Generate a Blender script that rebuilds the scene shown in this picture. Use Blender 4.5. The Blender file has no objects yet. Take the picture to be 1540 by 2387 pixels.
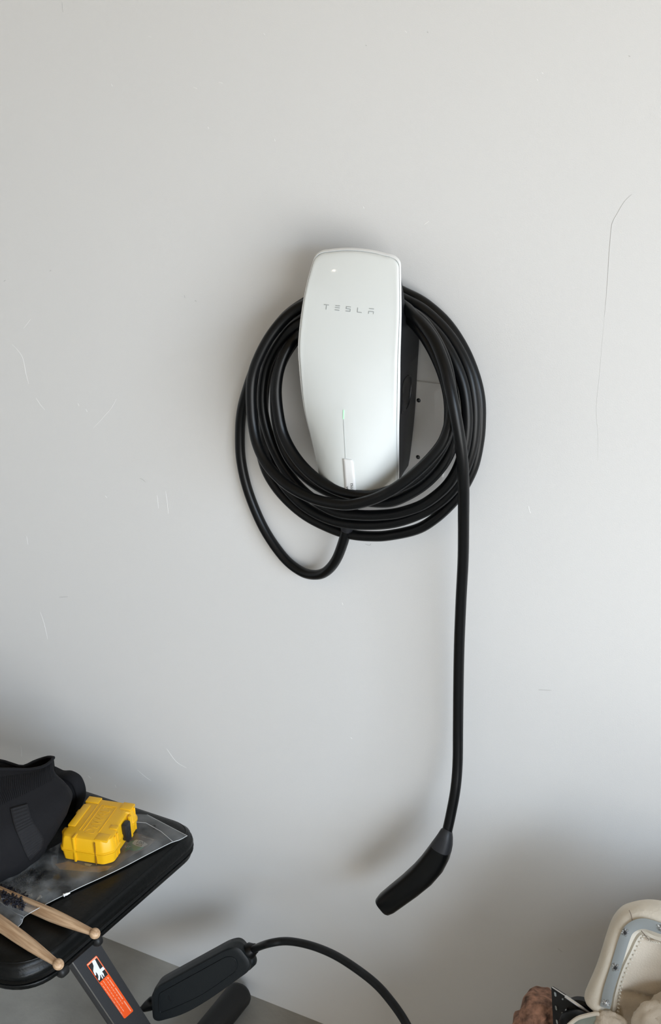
import bpy, bmesh, math, random
from mathutils import Vector, Matrix, noise

# ------------------------------------------------------------------ camera
# world: wall_back is the plane y=0, room is y<0, floor z=0
FPX, CX, CY = 2800.0, 770.0, 1193.5
_mx = Vector((-5570, -1003, FPX)).normalized()
_mz = Vector((130, (5570 * 130 - FPX * FPX) / -1003.0, FPX)).normalized()
AX, AZ = -_mx, -_mz
AY = AZ.cross(AX)
CAM = Vector((0.70704, -1.49281, 1.69120))
SC = bpy.context.scene
COL = SC.collection
cd = bpy.data.cameras.new('camera')
co = bpy.data.objects.new('camera', cd)
COL.objects.link(co)
right = Vector((AX[0], AY[0], AZ[0]))
down = Vector((AX[1], AY[1], AZ[1]))
fwd = Vector((AX[2], AY[2], AZ[2]))
m = Matrix.Identity(4)
for i in range(3):
    m[i][0] = right[i]; m[i][1] = -down[i]; m[i][2] = -fwd[i]; m[i][3] = CAM[i]
co.matrix_world = m
cd.sensor_fit = 'HORIZONTAL'; cd.sensor_width = 36.0
cd.lens = FPX / 1540.0 * 36.0
cd.clip_start = 0.05
SC.camera = co

def ray(x, y):
    v = Vector(((x - CX) / FPX, (y - CY) / FPX, 1.0))
    return right * v[0] + down * v[1] + fwd * v[2]
def at(x, y, d):                       # photo pixel -> point d metres in front of the wall
    r = ray(x, y); return CAM + r * ((-d - CAM[1]) / r[1])
def atz(x, y, z):                      # photo pixel -> point at height z
    r = ray(x, y); return CAM + r * ((z - CAM[2]) / r[2])
def atp(x, y, p0, n):                  # photo pixel -> point on a plane
    r = ray(x, y); return CAM + r * ((p0 - CAM).dot(n) / r.dot(n))

# ------------------------------------------------------------------ world, lights, exposure
W = bpy.data.worlds.new('world'); SC.world = W; W.use_nodes = True
wn = W.node_tree.nodes; wn['Background'].inputs[0].default_value = (0.62, 0.75, 1.0, 1)
wn['Background'].inputs[1].default_value = 0.6
def area(name, loc, target, sx, sy, power, col):
    l = bpy.data.lights.new(name, 'AREA'); l.shape = 'RECTANGLE'; l.size = sx; l.size_y = sy
    l.energy = power; l.color = col
    o = bpy.data.objects.new(name, l); COL.objects.link(o); o.location = loc
    o.rotation_euler = (Vector(target) - Vector(loc)).to_track_quat('-Z', 'Y').to_euler()
    return o
# daylight through the open garage door (sky) and the sunlit driveway outside
area('door_daylight', (2.55, -2.5, 0.88), (0, -2.5, 0.88), 3.2, 1.7, 82, (1.0, 0.985, 0.95))
area('open_sky', (6.2, -3.6, 3.3), (0.2, 0.0, 0.7), 5.0, 3.0, 500, (0.60, 0.785, 1.0))
area('driveway_bounce', (4.2, -2.5, 0.02), (4.2, -2.5, 3.0), 4.0, 3.0, 45, (1.0, 0.93, 0.80))
SC.view_settings.view_transform = 'Standard'; SC.view_settings.look = 'None'
SC.view_settings.exposure = 0.20; SC.view_settings.gamma = 1.0
SC.view_settings.use_curve_mapping = False

# ------------------------------------------------------------------ materials
def mat(name, col, rough=0.6, metal=0.0, var=0.0, vscale=8.0, bump=0.0, bscale=200.0, coat=0.0, spec=0.5, emis=None, es=0, wave=None):
    M = bpy.data.materials.new(name); M.use_nodes = True
    nt = M.node_tree; b = nt.nodes['Principled BSDF']
    b.inputs['Base Color'].default_value = (*col, 1); b.inputs['Roughness'].default_value = rough
    b.inputs['Metallic'].default_value = metal; b.inputs['Coat Weight'].default_value = coat
    b.inputs['Coat Roughness'].default_value = 0.05
    b.inputs['Specular IOR Level'].default_value = spec
    tc = nt.nodes.new('ShaderNodeTexCoord')
    if var > 0:
        n = nt.nodes.new('ShaderNodeTexNoise'); n.inputs['Scale'].default_value = vscale; n.inputs['Detail'].default_value = 6
        r = nt.nodes.new('ShaderNodeMapRange'); r.inputs[1].default_value = 0.3 if var >= .3 else 0.0; r.inputs[2].default_value = 0.7 if var >= .3 else 1.0; r.inputs[3].default_value = 1 - var; r.inputs[4].default_value = 1 + var
        h = nt.nodes.new('ShaderNodeMixRGB'); h.blend_type = 'MULTIPLY'; h.inputs[0].default_value = 1
        h.inputs[1].default_value = (*col, 1)
        nt.links.new(tc.outputs['Object'], n.inputs['Vector']); nt.links.new(n.outputs['Fac'], r.inputs[0])
        nt.links.new(r.outputs[0], h.inputs[2]); nt.links.new(h.outputs[0], b.inputs['Base Color'])
    if bump > 0:
        n2 = nt.nodes.new('ShaderNodeTexNoise'); n2.inputs['Scale'].default_value = bscale; n2.inputs['Detail'].default_value = 4
        bp = nt.nodes.new('ShaderNodeBump'); bp.inputs['Strength'].default_value = bump; bp.inputs['Distance'].default_value = 0.002
        nt.links.new(tc.outputs['Object'], n2.inputs['Vector'])
        nt.links.new(n2.outputs['Fac'], bp.inputs['Height']); nt.links.new(bp.outputs[0], b.inputs['Normal'])
    if emis:
        b.inputs['Emission Color'].default_value = (*emis, 1); b.inputs['Emission Strength'].default_value = es
    return M

M_WALL = mat('painted_plaster', (0.80, 0.80, 0.79), 0.55, var=0.02, vscale=2.2, bump=0.12, bscale=620)
M_CEIL = mat('ceiling_boards', (0.46, 0.37, 0.26), 0.8, var=0.03)
M_INT = mat('interior_paint', (0.82, 0.82, 0.82), 0.7, var=0.03)
M_CONC = mat('concrete', (0.34, 0.33, 0.30), 0.75, var=0.30, vscale=5, bump=0.4, bscale=90)
M_DRIVE = mat('driveway', (0.5, 0.47, 0.42), 0.8, var=0.1)
M_WHITE = mat('glossy_white_glass', (0.86, 0.90, 0.89), 0.22, coat=1.0)
M_EDGE = mat('white_plastic_rim', (0.88, 0.90, 0.90), 0.25, coat=0.5)
M_LOGO = mat('grey_print', (0.42, 0.45, 0.45), 0.4)
M_BODY = mat('matte_black_plastic', (0.013, 0.0138, 0.0165), 0.5, spec=0.4, bump=0.12, bscale=900)
M_HOLE = mat('recess_black', (0.004, 0.004, 0.005), 0.45)
M_CABLE = mat('black_cable_rubber', (0.0025, 0.003, 0.0035), 0.34, spec=0.27)
M_CABLE2 = mat('dusty_cable_rubber', (0.004, 0.005, 0.006), 0.40, spec=0.3, var=0.5, vscale=60)
M_HANDLE = mat('satin_black_handle', (0.002, 0.0023, 0.0026), 0.30, spec=0.3)
M_LED = mat('green_light', (0.35, 0.75, 0.45), 0.5, emis=(0.40, 1.0, 0.50), es=0.5)
M_PAPER = mat('white_label_paper', (0.93, 0.94, 0.94), 0.35)
M_INK = mat('black_ink', (0.02, 0.02, 0.02), 0.6)
M_SCREW = mat('dark_screw', (0.08, 0.085, 0.09), 0.35, metal=0.8)
M_SILV = mat('bright_metal', (0.75, 0.76, 0.77), 0.3, metal=1.0)
M_VINYL = mat('black_vinyl', (0.0025, 0.003, 0.003), 0.38, spec=0.22, bump=0.25, bscale=160)
M_STEEL = mat('grey_powder_coat', (0.032, 0.033, 0.036), 0.42, bump=0.1, bscale=600)
M_STEELD = mat('black_powder_coat', (0.009, 0.009, 0.009), 0.5, spec=0.35)
M_YEL = mat('yellow_plastic', (0.86, 0.47, 0.008), 0.42, bump=0.12, bscale=700)
M_LATCH = mat('black_latch', (0.012, 0.012, 0.013), 0.45)
M_BRICK = mat('reddish_brown_bark', (0.26, 0.14, 0.095), 0.9, var=0.75, vscale=90, bump=1.0, bscale=160)
M_CREAM = mat('worn_cream_vinyl', (0.66, 0.60, 0.50), 0.6, var=0.16, vscale=22, bump=0.25, bscale=260)
M_CREAMF = mat('cream_fabric', (0.60, 0.52, 0.42), 0.85, var=0.16, vscale=18, bump=0.4, bscale=420)
M_STRIP = mat('blue_grey_strip', (0.27, 0.29, 0.29), 0.45, var=0.05)
M_SAGE = mat('sage_cloth', (0.26, 0.29, 0.25), 0.85, var=0.2, vscale=60)
M_CARD = mat('brown_card', (0.13, 0.08, 0.045), 0.5, var=0.3, vscale=50)
M_GREEN = mat('green_print', (0.01, 0.34, 0.17), 0.5)
M_KRAFT = mat('tan_film', (0.60, 0.36, 0.10), 0.5, var=0.35, vscale=60)
M_NAVY = mat('dark_navy_screws', (0.012, 0.013, 0.022), 0.3, var=0.5, vscale=120, bump=0.5, bscale=300)
M_ORANGE = mat('orange_sticker', (0.88, 0.10, 0.015), 0.45)
M_PINK = mat('pale_orange_print', (0.90, 0.36, 0.22), 0.5)
M_TOTE = mat('grey_tote_plastic', (0.16, 0.17, 0.18), 0.5)

def cloth_mat(name, col, scale, axis):
    M = mat(name, col, 0.9, var=0.2, vscale=40)
    nt = M.node_tree; b = nt.nodes['Principled BSDF']
    b.inputs['Specular IOR Level'].default_value = 0.25
    tc = nt.nodes.new('ShaderNodeTexCoord'); w = nt.nodes.new('ShaderNodeTexWave'); w.bands_direction = axis
    w.inputs['Scale'].default_value = scale; w.inputs['Distortion'].default_value = 0.4
    bp = nt.nodes.new('ShaderNodeBump'); bp.inputs['Strength'].default_value = 0.6; bp.inputs['Distance'].default_value = 0.002
    nt.links.new(tc.outputs['UV' if axis in 'X' else 'Object'], w.inputs['Vector'])
    nt.links.new(w.outputs['Fac'], bp.inputs['Height']); nt.links.new(bp.outputs[0], b.inputs['Normal'])
    return M
M_BAG = mat('black_canvas', (0.007, 0.007, 0.0085), 0.85, var=0.25, vscale=25, bump=0.6, bscale=60, spec=0.25)
M_WEB = mat('black_webbing', (0.013, 0.013, 0.015), 0.8, spec=0.3, bump=0.3, bscale=600)
M_INNER = mat('bag_lining', (0.004, 0.004, 0.005), 0.95, spec=0.1)

def wood_mat():
    M = bpy.data.materials.new('oak_wood'); M.use_nodes = True; nt = M.node_tree; b = nt.nodes['Principled BSDF']
    tc = nt.nodes.new('ShaderNodeTexCoord'); mp = nt.nodes.new('ShaderNodeMapping'); mp.inputs['Scale'].default_value = (14, 260, 260)
    n = nt.nodes.new('ShaderNodeTexNoise'); n.inputs['Scale'].default_value = 1.0; n.inputs['Detail'].default_value = 5
    r = nt.nodes.new('ShaderNodeValToRGB')
    r.color_ramp.elements[0].position = 0.35; r.color_ramp.elements[0].color = (0.36, 0.22, 0.12, 1)
    r.color_ramp.elements[1].position = 0.65; r.color_ramp.elements[1].color = (0.62, 0.43, 0.27, 1)
    nt.links.new(tc.outputs['Object'], mp.inputs[0]); nt.links.new(mp.outputs[0], n.inputs['Vector'])
    nt.links.new(n.outputs['Fac'], r.inputs[0]); nt.links.new(r.outputs[0], b.inputs['Base Color'])
    b.inputs['Roughness'].default_value = 0.5
    return M
M_WOOD = wood_mat()

def film_mat():
    M = bpy.data.materials.new('clear_plastic_film'); M.use_nodes = True; nt = M.node_tree
    nt.nodes.clear()
    out = nt.nodes.new('ShaderNodeOutputMaterial')
    tr = nt.nodes.new('ShaderNodeBsdfTransparent'); tr.inputs[0].default_value = (0.93, 0.94, 0.95, 1)
    df = nt.nodes.new('ShaderNodeBsdfDiffuse'); df.inputs[0].default_value = (0.50, 0.53, 0.55, 1)
    gl = nt.nodes.new('ShaderNodeBsdfGlossy'); gl.inputs['Roughness'].default_value = 0.18
    m1 = nt.nodes.new('ShaderNodeMixShader'); m2 = nt.nodes.new('ShaderNodeMixShader')
    tc = nt.nodes.new('ShaderNodeTexCoord')
    n = nt.nodes.new('ShaderNodeTexNoise'); n.inputs['Scale'].default_value = 22; n.inputs['Detail'].default_value = 5
    r = nt.nodes.new('ShaderNodeMapRange'); r.inputs[1].default_value = 0.35; r.inputs[2].default_value = 0.7
    r.inputs[3].default_value = 0.04; r.inputs[4].default_value = 0.34
    bp = nt.nodes.new('ShaderNodeBump'); bp.inputs['Strength'].default_value = 0.5; bp.inputs['Distance'].default_value = 0.004
    nt.links.new(tc.outputs['Object'], n.inputs['Vector']); nt.links.new(n.outputs['Fac'], r.inputs[0])
    nt.links.new(n.outputs['Fac'], bp.inputs['Height']); nt.links.new(bp.outputs[0], gl.inputs['Normal'])
    nt.links.new(r.outputs[0], m1.inputs[0]); nt.links.new(tr.outputs[0], m1.inputs[1]); nt.links.new(df.outputs[0], m1.inputs[2])
    fr = nt.nodes.new('ShaderNodeFresnel'); fr.inputs[0].default_value = 1.45
    nt.links.new(fr.outputs[0], m2.inputs[0]); nt.links.new(m1.outputs[0], m2.inputs[1]); nt.links.new(gl.outputs[0], m2.inputs[2])
    nt.links.new(m2.outputs[0], out.inputs[0])
    return M
M_FILM = film_mat()
M_FILMEDGE = mat('film_edge', (0.55, 0.57, 0.58), 0.3)

# ------------------------------------------------------------------ helpers
def link(name, verts, faces, material, parent=None, smooth=True, sharp=35):
    me = bpy.data.meshes.new(name)
    me.from_pydata([tuple(v) for v in verts], [], faces)
    bm = bmesh.new(); bm.from_mesh(me); bmesh.ops.recalc_face_normals(bm, faces=bm.faces); bm.to_mesh(me); bm.free()
    return fin(name, me, material, parent, smooth, sharp)
def fin(name, me, material, parent=None, smooth=True, sharp=35):
    me.materials.append(material)
    if smooth:
        for p in me.polygons: p.use_smooth = True
        try: me.set_sharp_from_angle(angle=math.radians(sharp))
        except Exception: pass
    o = bpy.data.objects.new(name, me); COL.objects.link(o)
    if parent: setpar(o, parent)
    return o
def setpar(o, p):
    o.parent = p
    o.matrix_parent_inverse = world(p).inverted()
def world(p):
    M = Matrix.Translation(p.location) @ p.rotation_euler.to_matrix().to_4x4()
    return (world(p.parent) @ p.matrix_parent_inverse @ M) if p.parent else M
def tag(o, label, cat, group=None, kind=None):
    o['label'] = label; o['category'] = cat
    if group: o['group'] = group
    if kind: o['kind'] = kind
    return o
def thing(name, label, cat, loc, group=None):
    o = bpy.data.objects.new(name, None); COL.objects.link(o); o.location = loc; o.empty_display_size = 0.05
    return tag(o, label, cat, group)
def frombm(name, bm, material, parent=None, smooth=True, sharp=35):
    bmesh.ops.recalc_face_normals(bm, faces=bm.faces)
    me = bpy.data.meshes.new(name); bm.to_mesh(me); bm.free()
    return fin(name, me, material, parent, smooth, sharp)
def crom(P, n=8):
    out = []
    P = [Vector(p) for p in P]
    for i in range(len(P) - 1):
        a = P[max(i - 1, 0)]; b = P[i]; c = P[i + 1]; d = P[min(i + 2, len(P) - 1)]
        for k in range(n):
            t = k / n
            out.append(0.5 * ((2 * b) + (c - a) * t + (2 * a - 5 * b + 4 * c - d) * t * t + (3 * b - a - 3 * c + d) * t ** 3))
    out.append(P[-1]); return out
def loft(rings, cap=True):
    V = []; F = []; n = len(rings[0])
    for r in rings: V += r
    for i in range(len(rings) - 1):
        for j in range(n):
            a = i * n + j; b = i * n + (j + 1) % n
            F.append((a, b, b + n, a + n))
    if cap:
        F.append(tuple(range(n))); F.append(tuple(range((len(rings) - 1) * n, len(rings) * n)))
    return V, F
def frames(P):
    T = []
    for i in range(len(P)):
        a = P[max(i - 1, 0)]; b = P[min(i + 1, len(P) - 1)]
        T.append((b - a).normalized())
    up = Vector((0, -1, 0))
    if abs(T[0].dot(up)) > 0.95: up = Vector((0, 0, 1))
    N = [(up - T[0] * up.dot(T[0])).normalized()]
    for i in range(1, len(P)):
        v = N[-1] - T[i] * N[-1].dot(T[i]); N.append(v.normalized())
    return T, N
def tube(P, R, seg=14, flat=1.0, capround=True):
    T, N = frames(P)
    if not hasattr(R, '__len__'): R = [R] * len(P)
    rings = []
    def ring(c, t, n, r):
        b = t.cross(n)
        return [c + n * (math.cos(2 * math.pi * k / seg) * r * flat) + b * (math.sin(2 * math.pi * k / seg) * r) for k in range(seg)]
    if capround:
        for f in (0.96, 0.75, 0.4): rings.append(ring(P[0] - T[0] * R[0] * f * 0.7, T[0], N[0], R[0] * math.sqrt(1 - f * f)))
    for i in range(len(P)): rings.append(ring(P[i], T[i], N[i], R[i]))
    if capround:
        for f in (0.4, 0.75, 0.96): rings.append(ring(P[-1] + T[-1] * R[-1] * f * 0.7, T[-1], N[-1], R[-1] * math.sqrt(1 - f * f)))
    return loft(rings)
def box(name, c, ax, half, material, parent=None, bev=0.002, seg=2, taper=None):
    bm = bmesh.new()
    X, Y, Z = [a.normalized() for a in ax]
    bmesh.ops.create_cube(bm, size=2)
    for v in bm.verts: v.co = Vector((v.co.x * half[0], v.co.y * half[1], v.co.z * half[2]))
    if bev: bmesh.ops.bevel(bm, geom=bm.edges[:], offset=bev, segments=seg, affect='EDGES', profile=0.5)
    for v in bm.verts:
        if taper: v.co = taper(v.co)
        v.co = c + X * v.co.x + Y * v.co.y + Z * v.co.z
    return frombm(name, bm, material, parent)
E3 = (Vector((1, 0, 0)), Vector((0, 1, 0)), Vector((0, 0, 1)))
def slab(name, poly, n, t, material, parent=None, bev=0.0, sharp=35):
    """poly: planar points; extruded by t along -n, bevelled"""
    bm = bmesh.new()
    f = bm.faces.new([bm.verts.new(p) for p in poly])
    r = bmesh.ops.extrude_face_region(bm, geom=[f])
    vs = [g for g in r['geom'] if isinstance(g, bmesh.types.BMVert)]
    for v in vs: v.co -= n * t
    if bev:
        es = [e for e in bm.edges if len(e.link_faces) > 0]
        bmesh.ops.bevel(bm, geom=es, offset=bev, segments=2, affect='EDGES', profile=0.5)
    bmesh.ops.triangulate(bm, faces=[f for f in bm.faces if len(f.verts) > 4])
    return frombm(name, bm, material, parent, sharp=sharp)
def roundpoly(pts, r, n=5):
    """round the corners of a 2D polygon; r may be a list"""
    out = []; N = len(pts)
    for i in range(N):
        p = Vector(pts[i]); a = Vector(pts[i - 1]); b = Vector(pts[(i + 1) % N])
        rr = r[i] if hasattr(r, '__len__') else r
        if rr <= 0: out.append(p); continue
        ra = min(rr, (a - p).length * 0.49); rb = min(rr, (b - p).length * 0.49)
        A = p + (a - p).normalized() * ra; B = p + (b - p).normalized() * rb
        for k in range(n + 1):
            t = k / n; out.append((1 - t) ** 2 * A + 2 * t * (1 - t) * p + t * t * B)
    return out
def textmesh(name, s, size, o, ux, uy, n, depth, material, parent, align='CENTER', squash=1.0):
    c = bpy.data.curves.new(name, 'FONT'); c.body = s; c.size = size; c.extrude = depth; c.align_x = align; c.align_y = 'CENTER'
    c.resolution_u = 3
    t = bpy.data.objects.new('tmp', c); COL.objects.link(t)
    dg = bpy.context.evaluated_depsgraph_get(); dg.update()
    me = bpy.data.meshes.new_from_object(t.evaluated_get(dg)); bpy.data.objects.remove(t)
    for v in me.vertices:
        q = o + ux * (v.co.x * squash) + uy * v.co.y + n * v.co.z
        v.co = q
    me.materials.clear()
    return fin(name, me, material, parent, smooth=False)
def interp(tab, x):
    if x <= tab[0][0]: return tab[0][1]
    for (a, b), (c, d) in zip(tab, tab[1:]):
        if x <= c:
            t = (x - a) / (c - a); return b + (d - b) * t
    return tab[-1][1]
def smooth_interp(tab, x):
    n = len(tab)
    if x <= tab[0][0]: return tab[0][1]
    if x >= tab[-1][0]: return tab[-1][1]
    for i in range(n - 1):
        if x <= tab[i + 1][0]:
            x0, y0 = tab[i]; x1, y1 = tab[i + 1]
            m0 = (tab[i + 1][1] - tab[max(i - 1, 0)][1]) / (tab[i + 1][0] - tab[max(i - 1, 0)][0])
            j = min(i + 2, n - 1); m1 = (tab[j][1] - tab[i][1]) / (tab[j][0] - tab[i][0])
            h = x1 - x0; t = (x - x0) / h
            return (2*t**3-3*t*t+1)*y0 + (t**3-2*t*t+t)*h*m0 + (-2*t**3+3*t*t)*y1 + (t**3-t*t)*h*m1

# ------------------------------------------------------------------ the garage shell
def plane_box(name, lo, hi, material, kind='structure', parent=None):
    x0, y0, z0 = lo; x1, y1, z1 = hi
    V = [(x, y, z) for x in (x0, x1) for y in (y0, y1) for z in (z0, z1)]
    F = [(0, 1, 3, 2), (4, 6, 7, 5), (0, 4, 5, 1), (2, 3, 7, 6), (0, 2, 6, 4), (1, 5, 7, 3)]
    o = link(name, V, F, material, parent, smooth=False)
    if kind and not parent: o['kind'] = kind
    return o
RX, LX, FY, HZ = 2.6, -3.0, -5.2, 2.7
wall = plane_box('wall_back', (LX, 0, 0), (RX, 0.12, HZ), M_WALL)
plane_box('floor', (LX, FY, -0.1), (RX, 0.12, 0), M_CONC)
plane_box('ceiling', (LX, FY, HZ), (RX, 0.12, HZ + 0.1), M_CEIL)
plane_box('wall_left', (LX - 0.1, FY, 0), (LX, 0.12, HZ), M_INT)
plane_box('wall_front', (LX - 0.1, FY - 0.1, 0), (RX, FY, HZ), M_INT)
# right wall with the open garage door
def wall_right():
    V = []; F = []
    def q(y0, y1, z0, z1):
        for x in (RX, RX + 0.12):
            i = len(V); V.extend([(x, y0, z0), (x, y1, z0), (x, y1, z1), (x, y0, z1)]); F.append((i, i + 1, i + 2, i + 3))
    q(-0.85, 0.12, 0, HZ); q(FY, -4.15, 0, HZ); q(-4.15, -0.85, 2.12, HZ)
    o = link('wall_right', V, F, M_INT, smooth=False); o['kind'] = 'structure'
wall_right()
o = plane_box('floor_driveway', (RX, FY - 1, -0.14), (RX + 5, 1.0, -0.04), M_DRIVE)

# marks in the plaster
def ridge(pts, w, material, name='scratch', d=0.0):
    P = crom([at(x, y, d) for x, y in pts], 4)
    R = [w * (0.25 + 0.75 * math.sin(math.pi * (i + 0.5) / len(P)) ** 0.5) for i in range(len(P))]
    V, F = tube(P, R, 6, flat=0.6)
    return link(name, V, F, material, wall)
M_SCR = mat('pale_scratch', (0.90, 0.90, 0.89), 0.4)
M_NICK = mat('grey_nick', (0.60, 0.60, 0.59), 0.7)
M_CRACK = mat('hairline_crack', (0.60, 0.60, 0.59), 0.7)
for pts in ([(55, 765), (71, 744)], [(28, 803), (40, 815), (53, 835), (60, 870), (67, 895)], [(84, 928), (95, 945), (104, 955)],
            [(217, 998), (238, 975), (258, 952), (271, 930)], [(386, 1145), (389, 1170), (392, 1197)], [(366, 1155), (369, 1185)],
            [(62, 1250), (65, 1269)], [(94, 1427), (103, 1455), (111, 1490)], [(48, 1738), (50, 1752), (50, 1764)],
            [(346, 84), (352, 86)], [(451, 203), (459, 207)], [(943, 72), (947, 76)], [(259, 196), (262, 201)], [(639, 324), (641, 329)],
            [(614, 78), (617, 81)], [(510, 192), (519, 194)], [(988, 523), (998, 516)], [(846, 482), (848, 486)], [(1231, 1180), (1233, 1190)],
            [(1233, 1191), (1236, 1196)], [(200, 954), (203, 960)], [(181, 940), (184, 946)], [(245, 1156), (249, 1160)], [(320, 1795), (340, 1812), (352, 1820)],
            [(205, 1808), (212, 1815)], [(268, 1830), (270, 1835)], [(797, 1405), (799, 1410)], [(817, 1719), (820, 1722)], [(484, 296), (486, 300)],
            [(388, 1745), (410, 1775), (434, 1790)], [(1250, 185), (1253, 188)], [(1262, 169), (1265, 172)]):
    ridge(pts, 0.0006, M_SCR)
for pts in ([(9, 656), (13, 653)], [(116, 632), (119, 630)], [(326, 1115), (333, 1118), (340, 1124)], [(138, 1392), (158, 1391)],
            [(430, 688), (431, 694)], [(995, 74), (998, 76)], [(454, 701), (458, 702)], [(852, 105), (854, 107)], [(1255, 1608), (1285, 1609)],
            [(1300, 2211), (1310, 2219)], [(851, 1268), (861, 1271), (865, 1267)], [(145, 5), (147, 28)], [(1465, 130), (1468, 132)]):
    ridge(pts, 0.0006, M_NICK, 'nick')
ridge([(1472, 453), (1455, 470), (1440, 495), (1427, 520), (1423, 550), (1419, 600), (1417, 635), (1413, 690), (1408, 740)], 0.00065, M_CRACK, 'crack')
ridge([(1408, 740), (1402, 810), (1396, 880), (1390, 940), (1390, 975), (1393, 1010), (1393, 1075)], 0.0003, M_CRACK, 'crack')

# ------------------------------------------------------------------ wire cover plate on the wall behind the charger
X0 = -0.0176
cover = thing('cover_plate', 'flat white painted cover plate with screws half hidden behind the wall charger', 'wall plate', (0.0, 0.0, 1.174))
cx0, cx1, cz0, cz1 = -0.075, 0.082, 1.105, 1.243
def platepts(y, ins):
    pp = roundpoly([(cx0 + ins, cz0 + ins), (cx1 - ins, cz0 + ins), (cx1 - ins, cz1 - ins), (cx0 + ins, cz1 - ins)], 0.004, 3)
    return [Vector((p.x, y, p.y)) for p in pp]
V, F = loft([platepts(0.0, 0), platepts(-0.004, 0), platepts(-0.006, 0.0025), platepts(-0.006, 0.009), platepts(-0.0072, 0.011)])
link('plate', V, F, M_WALL, cover)
for sx in (0.045, -0.05):
    for sz in (1.217, 1.133):
        bm = bmesh.new(); bmesh.ops.create_uvsphere(bm, u_segments=16, v_segments=8, radius=0.0033)
        for v in bm.verts: v.co = Vector((sx + v.co.x, -0.0068 - max(v.co.z, -0.0005) * 0.55, sz + v.co.y))
        s = frombm('screw', bm, M_SCREW, cover)
        box('screw_slot', Vector((sx, -0.0088, sz)), E3, (0.0012, 0.0003, 0.0004), M_SILV, s, bev=0)

# ------------------------------------------------------------------ wall charger
ch = thing('wall_charger', 'white glass fronted wall charger with black body and green light', 'charger', (X0, 0, 1.09))
ZT, ZB = 1.4335, 1.0865
DE = [(1.085, .0735), (1.10, .075), (1.13, .079), (1.163, .086), (1.207, .096), (1.233, .099), (1.268, .1015), (1.303, .102), (1.353, .093), (1.386, .085), (1.418, .074), (1.434, .067)]
DC = [(1.085, .096), (1.12, .105), (1.153, .111), (1.19, .1145), (1.222, .115), (1.26, .113), (1.303, .108), (1.359, .0955), (1.40, .0845), (1.434, .0715)]
HWT = [(1.085, .0608), (1.097, .0622), (1.13, .065), (1.163, .0681), (1.207, .0728), (1.233, .0749), (1.268, .0765), (1.303, .0769), (1.353, .074), (1.386, .0699), (1.418, .064), (1.434, .0615)]
def face_d(x, z):
    h = smooth_interp(HWT, z); u = min(abs(x - X0) / h, 1.0)
    return smooth_interp(DE, z) + (smooth_interp(DC, z) - smooth_interp(DE, z)) * (1 - u ** 2)
def hw_out(z):                       # half width with rounded corners and softly arched ends
    h = smooth_interp(HWT, z)
    return h
def outline(n=36, rt=0.0165, rb=0.010):
    """closed outline of the face in (x,z), arched top and bottom"""
    pts = []
    # right side bottom->top
    hs = []
    for k in range(n + 1):
        z = ZB + rb + (ZT - rt - ZB - rb) * k / n
        hs.append((hw_out(z), z))
    R = list(hs)
    hB, zB = hs[0]; hT, zT = hs[-1]
    for k in range(1, 9):
        a = math.pi / 2 * k / 8
        R.append((hT - rt + rt * math.cos(a) - 0.0035 * math.sin(a), zT + (rt - 0.0045) * math.sin(a)))
    hx, hz = R[-1]
    for k in range(1, 7):
        t = k / 6; R.append((hx * (1 - t), hz + 0.0045 * (1 - (1 - t) ** 2)))
    B = []
    for k in range(1, 7):
        a = math.pi / 2 * k / 6
        B.append((hB - rb + rb * math.cos(a), zB - (rb - 0.003) * math.sin(a)))
    bx, bz = B[-1]
    for k in range(1, 7):
        t = k / 6; B.append((bx * (1 - t), bz - 0.003 * (1 - (1 - t) ** 2)))
    half = list(reversed(B)) + R     # bottom centre -> right -> top centre
    full = half + [(-x, z) for x, z in reversed(half[1:-1])]
    return full
OUT = outline()
zc = 1.27
def scaled(s_in, dd):
    r = []
    for x, z in OUT:
        k = math.hypot(x, (z - zc) * 0.5) or 1
        L = math.hypot(x, z - zc)
        f = (L - s_in) / L
        X = X0 + x * f; Z = zc + (z - zc) * f
        r.append(Vector((X, -(face_d(X, Z) + dd), Z)))
    return r
# glass face: concentric rings from the rim to the centre
rings = [scaled(0.0042, -0.0042), scaled(0.0038, -0.0018), scaled(0.0046, -0.0004), scaled(0.0066, 0.0003)]
def ringf(f):
    r = []
    for x, z in OUT:
        L = math.hypot(x, z - zc); g = f * (L - 0.0055) / L
        X = X0 + x * g; Z = zc + (z - zc) * g
        r.append(Vector((X, -face_d(X, Z), Z)))
    return r
for f in (0.96, 0.9, 0.82, 0.72, 0.6, 0.46, 0.32, 0.18, 0.06): rings.append(ringf(f))
V, F = loft(rings)
link('face_plate', V, F, M_WHITE, ch, sharp=60)
# rim around it
V, F = loft([scaled(0.004, -0.0044), scaled(0.0010, -0.0040), scaled(0.0, -0.0032), scaled(0.0004, -0.0022), scaled(0.0024, -0.0014), scaled(0.0034, -0.0024), scaled(0.0034, -0.0044)], cap=False)
link('rim', V, F, M_EDGE, ch, sharp=60)
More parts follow.
